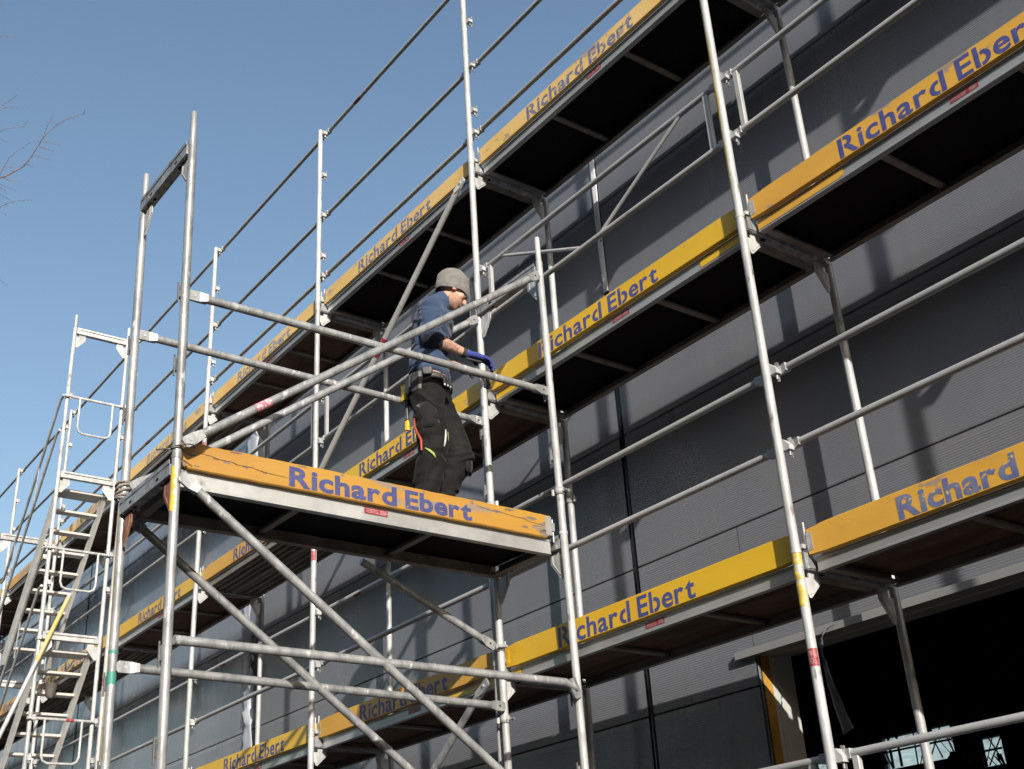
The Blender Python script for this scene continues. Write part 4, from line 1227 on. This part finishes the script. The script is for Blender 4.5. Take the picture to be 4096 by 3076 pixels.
MT['palm'] = mat('dark_rubber_palm', (.03, .03, .03), .7)
MT['boot'] = mat('dark_boot_leather', (.02, .018, .016), .6)
MT['leather'] = mat('worn_grey_leather', (.07, .07, .066), .5, 0, (.035, .035, .034), 20, .4, .6, .5, 60)
MT['toolyellow'] = mat('yellow_plastic', (.80, .55, .03), .35)
MT['orangered'] = mat('orange_red_plastic', (.38, .05, .02), .6)
MT['lime'] = mat('lime_piping', (.30, .38, .09), .7)
MT['reflect'] = mat('silver_reflective_strip', (.55, .56, .55), .4)
MT['beard'] = mat('reddish_stubble', (.34, .18, .12), .9, 0, (.44, .26, .19), 60)
MT['ink'] = mat('faded_tattoo_ink', (.20, .12, .10), .6)

# joints
hipR, hipL = V((-1.955, -.885, -.50)), V((-2.065, -.755, -.50))
kneeR, kneeL = V((-1.935, -.862, -.885)), V((-1.965, -.655, -.880))
ankR, ankL = V((-1.995, -.915, -1.265)), V((-2.105, -.775, -1.265))
shR, shL = V((-1.905, -.875, .095)), V((-2.095, -.645, .125))
elR, elL = V((-1.868, -.905, -.150)), V((-2.175, -.720, -.120))
wrR, wrL = V((-1.858, -.640, -.203)), V((-2.010, -.545, -.225))
neck0, head = V((-1.985, -.765, .165)), V((-1.925, -.675, .285))
HP = R(32)   # head pitched forward
b = MB()
eb(b, V((-2.02, -.81, -.40)), .115, .155, .13); eb(b, V((-2.02, -.81, -.22)), .085, .12, .16); eb(b, V((-2.01, -.79, .0)), .085, .13, .15)
limb(b, [shR, V((-2.0, -.77, .11)), shL], [.045, .065, .045])
limb(b, [neck0, V((-1.945, -.715, .235))], [.062, .056])
limb(b, [shR, shR.lerp(elR, .5), elR], [.045, .042, .038]); limb(b, [elR, elR.lerp(wrR, .3), elR.lerp(wrR, .75), wrR], [.041, .0435, .033, .029])
limb(b, [shL, shL.lerp(elL, .5), elL], [.045, .042, .038]); limb(b, [elL, elL.lerp(wrL, .3), elL.lerp(wrL, .75), wrL], [.041, .043, .032, .029])
limb(b, [hipR, kneeR, ankR], [.085, .058, .040]); limb(b, [hipL, kneeL, ankL], [.085, .058, .040])
# head: cranium, jaw, cheek, nose, brow, ears
hf = (Matrix.Rotation(R(24), 3, 'Z') @ ORI @ Matrix.Rotation(HP, 3, 'Y'))
def hp(f, s, z): return head + hf @ V((f, s, z))
b.blob(hp(-.005, 0, .03), .098, .077, .095, rot=hf, seg=24, ring=16)
b.blob(hp(.030, 0, -.045), .062, .060, .078, rot=hf, seg=20, ring=12)
b.blob(hp(.060, 0, -.095), .026, .030, .024, rot=hf, seg=16, ring=10)
b.blob(hp(.010, 0, -.075), .052, .055, .035, rot=hf, seg=16, ring=10)
limb(b, [hp(.088, 0, .010), hp(.112, 0, -.032)], [.010, .0145], 10)
b.blob(hp(.104, .011, -.034), .009, .009, .008, rot=hf, seg=10, ring=8); b.blob(hp(.104, -.011, -.034), .009, .009, .008, rot=hf, seg=10, ring=8)
b.blob(hp(.078, 0, .025), .018, .055, .012, rot=hf, seg=16, ring=8)
b.blob(hp(.090, 0, -.062), .012, .026, .006, rot=hf, seg=14, ring=8); b.blob(hp(.088, 0, -.073), .012, .023, .007, rot=hf, seg=14, ring=8)
for s in (1, -1):
    b.blob(hp(-.008, .078 * s, -.012), .022, .009, .033, rot=hf, seg=12, ring=10)
    b.blob(hp(.058, .042 * s, -.02), .026, .022, .026, rot=hf, seg=12, ring=8)
person = remeshed(b, 'person', 'skin', .0065, None, 3)
tag(person, 'worker in grey beanie, navy top and black trousers standing on the projecting platform', 'person')
for s in (1, -1):
    e = MB(); e.xf = lambda p: p - PR; e.blob(hp(.080, .031 * s, .004), .012, .012, .012, seg=12, ring=8); e.build('eye', mat('eye_white', (.6, .58, .55), .2), person)
PX = lambda p: p - PR
# beard: thin shell over the jaw
b = MB(); b.blob(hp(.032, 0, -.060), .064, .0635, .066, rot=hf, seg=20, ring=12); b.blob(hp(.060, 0, -.097), .028, .033, .026, rot=hf, seg=16, ring=10)
b.blob(hp(.012, 0, -.076), .050, .0575, .030, rot=hf, seg=16, ring=10)
remeshed(b, 'beard', 'beard', .006, person, 2)
# beanie: crown with slouch and a turned-up brim
hh = Matrix.Rotation(R(20), 3, 'Z') @ ORI @ Matrix.Rotation(R(13), 3, 'Y')
def hq(f, s, z): return head + V((-.004, -.004, .004)) + hh @ V((f, s, z))
b = MB(); n = 40; vs = []; fs = []
prof = [(.101, -.034), (.104, -.026), (.106, -.004), (.1065, .018), (.1035, .024), (.1032, .030), (.1045, .050), (.101, .075), (.091, .100), (.072, .122), (.045, .136), (.015, .142)]
for i, (rr, zz) in enumerate(prof):
    for k in range(n):
        a = 2 * math.pi * k / n
        wv = .0045 * noise.noise((math.cos(a) * 2.2, math.sin(a) * 2.2, zz * 34)) + .0028 * math.sin(a * 3 + zz * 70) * (1 if zz > .04 else 0)
        f = (rr + wv) * math.cos(a) * 1.04 - .004 - zz * .08; s_ = (rr + wv) * math.sin(a) * .87
        vs.append(hq(f, s_, zz * 1.04 + .010 + .006 * noise.noise((f * 12, s_ * 12, zz * 25))))
for i in range(len(prof) - 1):
    for k in range(n):
        a = i * n + k; q = i * n + (k + 1) % n; fs.append((a, q, q + n, a + n))
fs.append(tuple((len(prof) - 1) * n + k for k in range(n)))
b.xf = PX; b.add(vs, fs, True)
o = b.build('beanie', 'beanie', person); md = o.modifiers.new('t', 'SOLIDIFY'); md.thickness = .004; md.offset = -1
md = o.modifiers.new('s', 'SUBSURF'); md.levels = 1; md.render_levels = 2
# top
def wr_shirt(p):
    # soft horizontal sag folds
    return .004 * math.sin(p.z * 38 + 3 * noise.noise(p * 4)) * max(0, min(1, (.15 - p.z) * 3))
b = MB()
eb(b, V((-2.025, -.815, -.345)), .130, .172, .060); eb(b, V((-2.028, -.817, -.25)), .128, .165, .14); eb(b, V((-2.02, -.805, -.10)), .122, .168, .16); eb(b, V((-2.008, -.79, .03)), .126, .178, .15)
limb(b, [shR + V((0, 0, -.004)), V((-2.0, -.775, .115)), shL + V((0, 0, -.004))], [.070, .090, .070])
limb(b, [shR, shR.lerp(elR, .5), shR.lerp(elR, .93)], [.071, .066, .062]); limb(b, [shL, shL.lerp(elL, .5), shL.lerp(elL, .93)], [.071, .066, .062])
shirt = remeshed(b, 'navy_top', 'navy', .0075, person, 3, .010, 8, wr_shirt)
b = MB(); limb(b, [V((-1.995, -.78, .165)), V((-1.963, -.738, .207))], [.085, .071])
c = remeshed(b, 'collar', 'navy', .007, person, 3, .003, 20)
# pushed-up dark cuffs
for (a_, e_, w_) in ((shR, elR, wrR), (shL, elL, wrL)):
    b = MB(); limb(b, [a_.lerp(e_, .84), e_ + (e_ - a_).normalized() * .008, e_.lerp(w_, .20)], [.063, .060, .050]); remeshed(b, 'dark_cuff', 'navy_dark', .007, person, 3, .004, 22)
# trousers
def wr_tr(p):
    k = math.exp(-((p.z + .87) / .09) ** 2) + .8 * math.exp(-((p.z + 1.17) / .10) ** 2) + .4 * math.exp(-((p.z + .58) / .06) ** 2)
    return .010 * k * noise.noise(Vector((p.x * 9 + p.z * 10, p.y * 9 - p.z * 6, p.z * 34)))
b = MB()
eb(b, V((-2.02, -.815, -.42)), .125, .165, .085); eb(b, V((-2.025, -.82, -.50)), .135, .165, .10)
limb(b, [hipR, hipR.lerp(kneeR, .45), kneeR, kneeR.lerp(ankR, .3), ankR + V((0, 0, .01))], [.106, .100, .090, .092, .074])
limb(b, [hipL, hipL.lerp(kneeL, .45), kneeL, kneeL.lerp(ankL, .3), ankL + V((0, 0, .01))], [.106, .102, .094, .090, .072])
tr = remeshed(b, 'work_trousers', 'trouser', .0075, person, 3, .0085, 7, wr_tr)
# knee and thigh pockets
def seam(hp_, kn_, an_, ang, rs):
    pts = []
    for i in range(13):
        f = i / 12; c = hp_.lerp(kn_, f / .55) if f < .55 else kn_.lerp(an_, (f - .55) / .45)
        r_ = rs[0] + (rs[1] - rs[0]) * min(1, f / .55); pts.append(c + (F * math.cos(ang) + S * math.sin(ang)) * (r_ + .003))
    return pts
b = MB(PX); b.tube(seam(hipR, kneeR, ankR, R(92), (.104, .084)), .0022, 6); b.build('leg_seam', 'trouser_dk', person)
def patch(pc, nrm, w, h, th, name, material, rot=0, par=None):
    pc = V(pc); nrm = V(nrm).normalized(); u = Z.cross(nrm).normalized(); up = nrm.cross(u)
    u2 = u * math.cos(rot) + up * math.sin(rot); up2 = up * math.cos(rot) - u * math.sin(rot)
    b = MB(PX); vs = []; fs = []; nx, ny = 4, 5
    for i in range(nx + 1):
        for j in range(ny + 1):
            uu = (i / nx - .5) * w; vv = (j / ny - .5) * h
            edge = (abs(i / nx - .5) > .49 or abs(j / ny - .5) > .49)
            bow = -.9 * uu * uu / max(.06, w) - (th if edge else 0) + .002 * noise.noise((uu * 40, vv * 40, pc.x * 9))
            vs.append(pc + u2 * uu + up2 * vv + nrm * bow)
    for i in range(nx):
        for j in range(ny):
            a = i * (ny + 1) + j; fs.append((a, a + ny + 1, a + ny + 2, a + 1))
    b.add(vs, fs, True); o = b.build(name, material, par or person)
    md = o.modifiers.new('t', 'SOLIDIFY'); md.thickness = max(.003, th); md.offset = -1
    return o
NB = V((.85, -.5, -.1))            # towards the viewer's side: right/back
patch(kneeR + V((.075, .018, -.02)), (.9, .25, 0), .13, .20, .006, 'knee_pocket', 'trouser_dk')
patch(hipR.lerp(kneeR, .5) + V((.078, -.075, .0)), (.72, -.69, 0), .13, .17, .006, 'thigh_pocket', 'trouser_dk', .12)
patch(kneeL + V((.055, .062, -.03)), (.7, .7, 0), .11, .19, .006, 'knee_pocket', 'trouser_dk')
def strip(pts, w, nrm, name, material):
    b = MB(PX); nrm = V(nrm).normalized(); vs = []
    P = [V(p) for p in pts]
    for i, p in enumerate(P):
        t_ = (P[min(i + 1, len(P) - 1)] - P[max(i - 1, 0)]).normalized(); s_ = t_.cross(nrm).normalized() * w * .5 * (1 if 0 < i < len(P) - 1 else .5)
        vs += [p - s_, p + s_]
    b.add(vs, [(2 * i, 2 * i + 2, 2 * i + 3, 2 * i + 1) for i in range(len(P) - 1)], True)
    o = b.build(name, material, person); md = o.modifiers.new('t', 'SOLIDIFY'); md.thickness = .003; md.offset = 0
def onray(px, py, c):
    """a point on the vertical plane facing the person, used once to place small trim"""
    return None
o_ = 0
strip([kneeR + V((.045, -.093, -.03)), kneeR + V((.068, -.078, -.05)), kneeR + V((.084, -.058, -.075)), kneeR + V((.088, -.046, -.10))], .014, (.85, -.5, 0), 'lime_piping', 'lime')
strip([kneeR + V((.095, .030, .10)), kneeR + V((.1, .026, .06)), kneeR + V((.1, .022, .02)), kneeR + V((.098, .012, -.02))], .012, (.9, 0, 0), 'reflective_piping', 'reflect')
strip([kneeR + V((.088, .05, .09)), kneeR + V((.088, .052, .03))], .008, (.9, .3, 0), 'lime_piping', 'lime')
b = MB(PX); b.tube([hipR + V((.0, -.10, -.20)), hipR + V((.012, -.105, -.26)), hipR + V((.03, -.098, -.31)), hipR + V((.052, -.088, -.36)), hipR + V((.052, -.086, -.43))], [.004, .006, .006, .008, .007], 10); b.build('orange_strap', 'orangered', person)
# belt with pouches and a folding rule
b = MB(PX); n = 40; vs = []; fs = []
for i in range(n):
    a = 2 * math.pi * i / n
    for (rr, zz) in ((.0, -.022), (.006, -.022), (.006, .022), (.0, .022)):
        p = V((-2.02, -.812, -.405)) + F * ((.132 + rr) * math.cos(a)) + S * ((.172 + rr) * math.sin(a)) + Z * (zz - .02 * math.cos(a))
        vs.append(p)
for i in range(n):
    for k in range(4):
        a = i * 4 + k; q = i * 4 + (k + 1) % 4; e = ((i + 1) % n) * 4; fs.append((a, q, e + (k + 1) % 4, e + k))
b.add(vs, fs, True); belt = b.build('tool_belt', 'leather', person)
def pouch(a, w, h, d, dz, name, material, tilt=0):
    c = V((-2.02, -.812, -.405)) + F * ((.142 + d / 2) * math.cos(a)) + S * ((.184 + d / 2) * math.sin(a)) + Z * dz
    nrm = (F * math.cos(a) * .184 + S * math.sin(a) * .142).normalized(); u = Z.cross(nrm)
    b = MB(PX); vs = []
    for (zz, k) in ((h / 2, 1.0), (0, 1.04), (-h / 2 + .01, .9), (-h / 2, .7)):
        for (x_, y_) in ((-.5, -.5), (.5, -.5), (.6, 0), (.42, .5), (-.42, .5), (-.6, 0)):
            vs.append(c + u * (x_ * w * k + tilt * zz) + nrm * (y_ * d * k) + Z * zz)
    fs = []
    for i in range(3):
        for k in range(6):
            q = i * 6 + k; r_ = i * 6 + (k + 1) % 6; fs.append((q, q + 6, r_ + 6, r_))
    fs += [tuple(range(6)), tuple(range(23, 17, -1))]
    b.add(vs, fs, False); o = b.build(name, material, belt)
    md = o.modifiers.new('b', 'BEVEL'); md.width = .004; md.segments = 2
    return c, nrm
pouch(R(118), .075, .13, .035, -.055, 'hammer_pouch', 'leather'); pouch(R(145), .07, .12, .03, -.045, 'tool_pouch', 'leather')
pouch(R(92), .06, .05, .02, .012, 'pouch_flap', 'leather')
c, nr = pouch(R(176), .034, .17, .026, -.16, 'tool_sheath', 'leather')
b = MB(PX); b.cbox(tuple(c + V((-.030, -.028, .055))), tuple(c + V((.020, .010, .160))), .006, 2); b.build('yellow_tool_grip', 'toolyellow', belt)
b = MB(PX); b.cbox(tuple(c + V((-.014, -.010, -.145))), tuple(c + V((-.001, .010, -.083))), .003, 2); b.cbox(tuple(c + V((.001, -.010, -.150))), tuple(c + V((.014, .010, -.083))), .003, 2); b.build('yellow_tool_end', 'toolyellow', belt)
b = MB(PX)
for k in range(3):
    q = V((-2.02, -.812, -.43)) + F * (.150 * math.cos(R(52 - k * 9))) + S * (.185 * math.sin(R(52 - k * 9))); b.tube([q, q + V((.004, .006, -.05))], .007, 8)
b.build('clipped_bolts', 'galv', belt)
# boots
for an in (ankR, ankL):
    b = MB(); f = F
    limb(b, [an + V((0, 0, .02)), an + V((0, 0, -.03))], [.055, .052]); limb(b, [an + V((0, 0, -.035)) - f * .03, an + V((0, 0, -.04)) + f * .06, an + V((0, 0, -.046)) + f * .155], [.040, .042, .034])
    remeshed(b, 'boot', 'boot', .007, person, 3)
    s_ = MB(PX); base = -1.341; vs = []
    for zz in (base, base + .022):
        for i in range(20):
            a = 2 * math.pi * i / 20; vs.append(V((an.x, an.y, zz)) + F * (.055 + .145 * math.cos(a)) + S * (.048 * math.sin(a)))
    s_.add(vs, [(i, (i + 1) % 20, (i + 1) % 20 + 20, i + 20) for i in range(20)] + [tuple(range(19, -1, -1)), tuple(range(20, 40))]); s_.build('boot_sole', 'palm', person)
# tattoo strokes on the forearm, wristband
fa = (wrR - elR).normalized()
side = V((.80, -.25, -.1)); side = (side - fa * side.dot(fa)).normalized(); upv = side.cross(fa)
b = MB(PX)
for k in range(9):
    t_ = .26 + .055 * k; rr = .0445 - .010 * max(0, t_ - .3)
    pts = []
    for j in range(6):
        an = R(-34 + 11 * j + 6 * math.sin(k * 2.1)); cpt = elR.lerp(wrR, t_ + .035 * math.sin(j * 1.3 + k))
        pts.append(cpt + (side * math.cos(an) + upv * math.sin(an)) * rr)
    b.tube(pts, .0011, 5)
b.build('tattoo', 'ink', person)
for off, r_, m_ in ((.90, .0315, 'palm'), (.955, .0310, 'palm'), (1.01, .030, 'reflect')):
    b = MB(PX); c = elR.lerp(wrR, off); b.tube([c - fa * .008, c + fa * .008], r_ + .002, 18); b.build('wristband' if m_ == 'palm' else 'watch', m_, person)
# gloves: palm, four bent fingers, thumb from the side of the palm
def glove(wr, kn, tip_dir, curl_dir, thumb_side, name, mat_, scale=1.0):
    b = MB(); ax = (kn - wr).normalized(); cd = V(curl_dir); cd = (cd - ax * cd.dot(ax)).normalized(); sp = ax.cross(cd).normalized() * thumb_side
    limb(b, [wr - ax * .022, wr + ax * .01], [.033, .031])
    for q in (-.024, -.008, .008, .024):
        limb(b, [wr + ax * .012 + sp * q * .6, wr.lerp(kn, .55) + sp * q, kn + sp * q * 1.05], [.021, .020, .0155])
    ln = [.92, 1.0, .96, .78]
    for i, q in enumerate((.037, .0125, -.0125, -.036)):
        k0 = kn + sp * q
        l = .040 * ln[i]
        d1 = (ax * .94 + cd * .26 + sp * q * 3.5).normalized(); d2 = (ax * .66 + cd * .72).normalized(); d3 = (cd * .96 + ax * .05).normalized()
        p1 = k0 + d1 * l * 1.15; p2 = p1 + d2 * l * .85; p3 = p2 + d3 * l * .62
        limb(b, [k0, p1, p2, p3], [.0112, .0104, .0098, .0086], 10)
    tb = wr.lerp(kn, .30) + sp * .030
    limb(b, [tb, tb + (ax * .6 + sp * .62 + cd * .25).normalized() * .036, tb + (ax * .6 + sp * .62 + cd * .25).normalized() * .036 + (ax * .8 + cd * .55).normalized() * .030], [.0155, .0125, .0105], 10)
    return remeshed(b, name, mat_, .0032, person, 1, .0014, 60)
knR, knL = V((-1.806, -.532, -.240)), V((-1.935, -.470, -.285))
g1 = glove(wrR, knR, None, (.15, .45, -.85), 1, 'blue_glove', 'glove')
g2 = glove(wrL, knL, None, (.3, .5, -.7), -1, 'dark_glove', 'palm')
b = MB(PX); b.tube([wrR + V((.0, .0, -.033)), wrR.lerp(knR, .8) + V((0, .0, -.026))], [.010, .014], 10); b.build('glove_palm_patch', 'palm', g1)
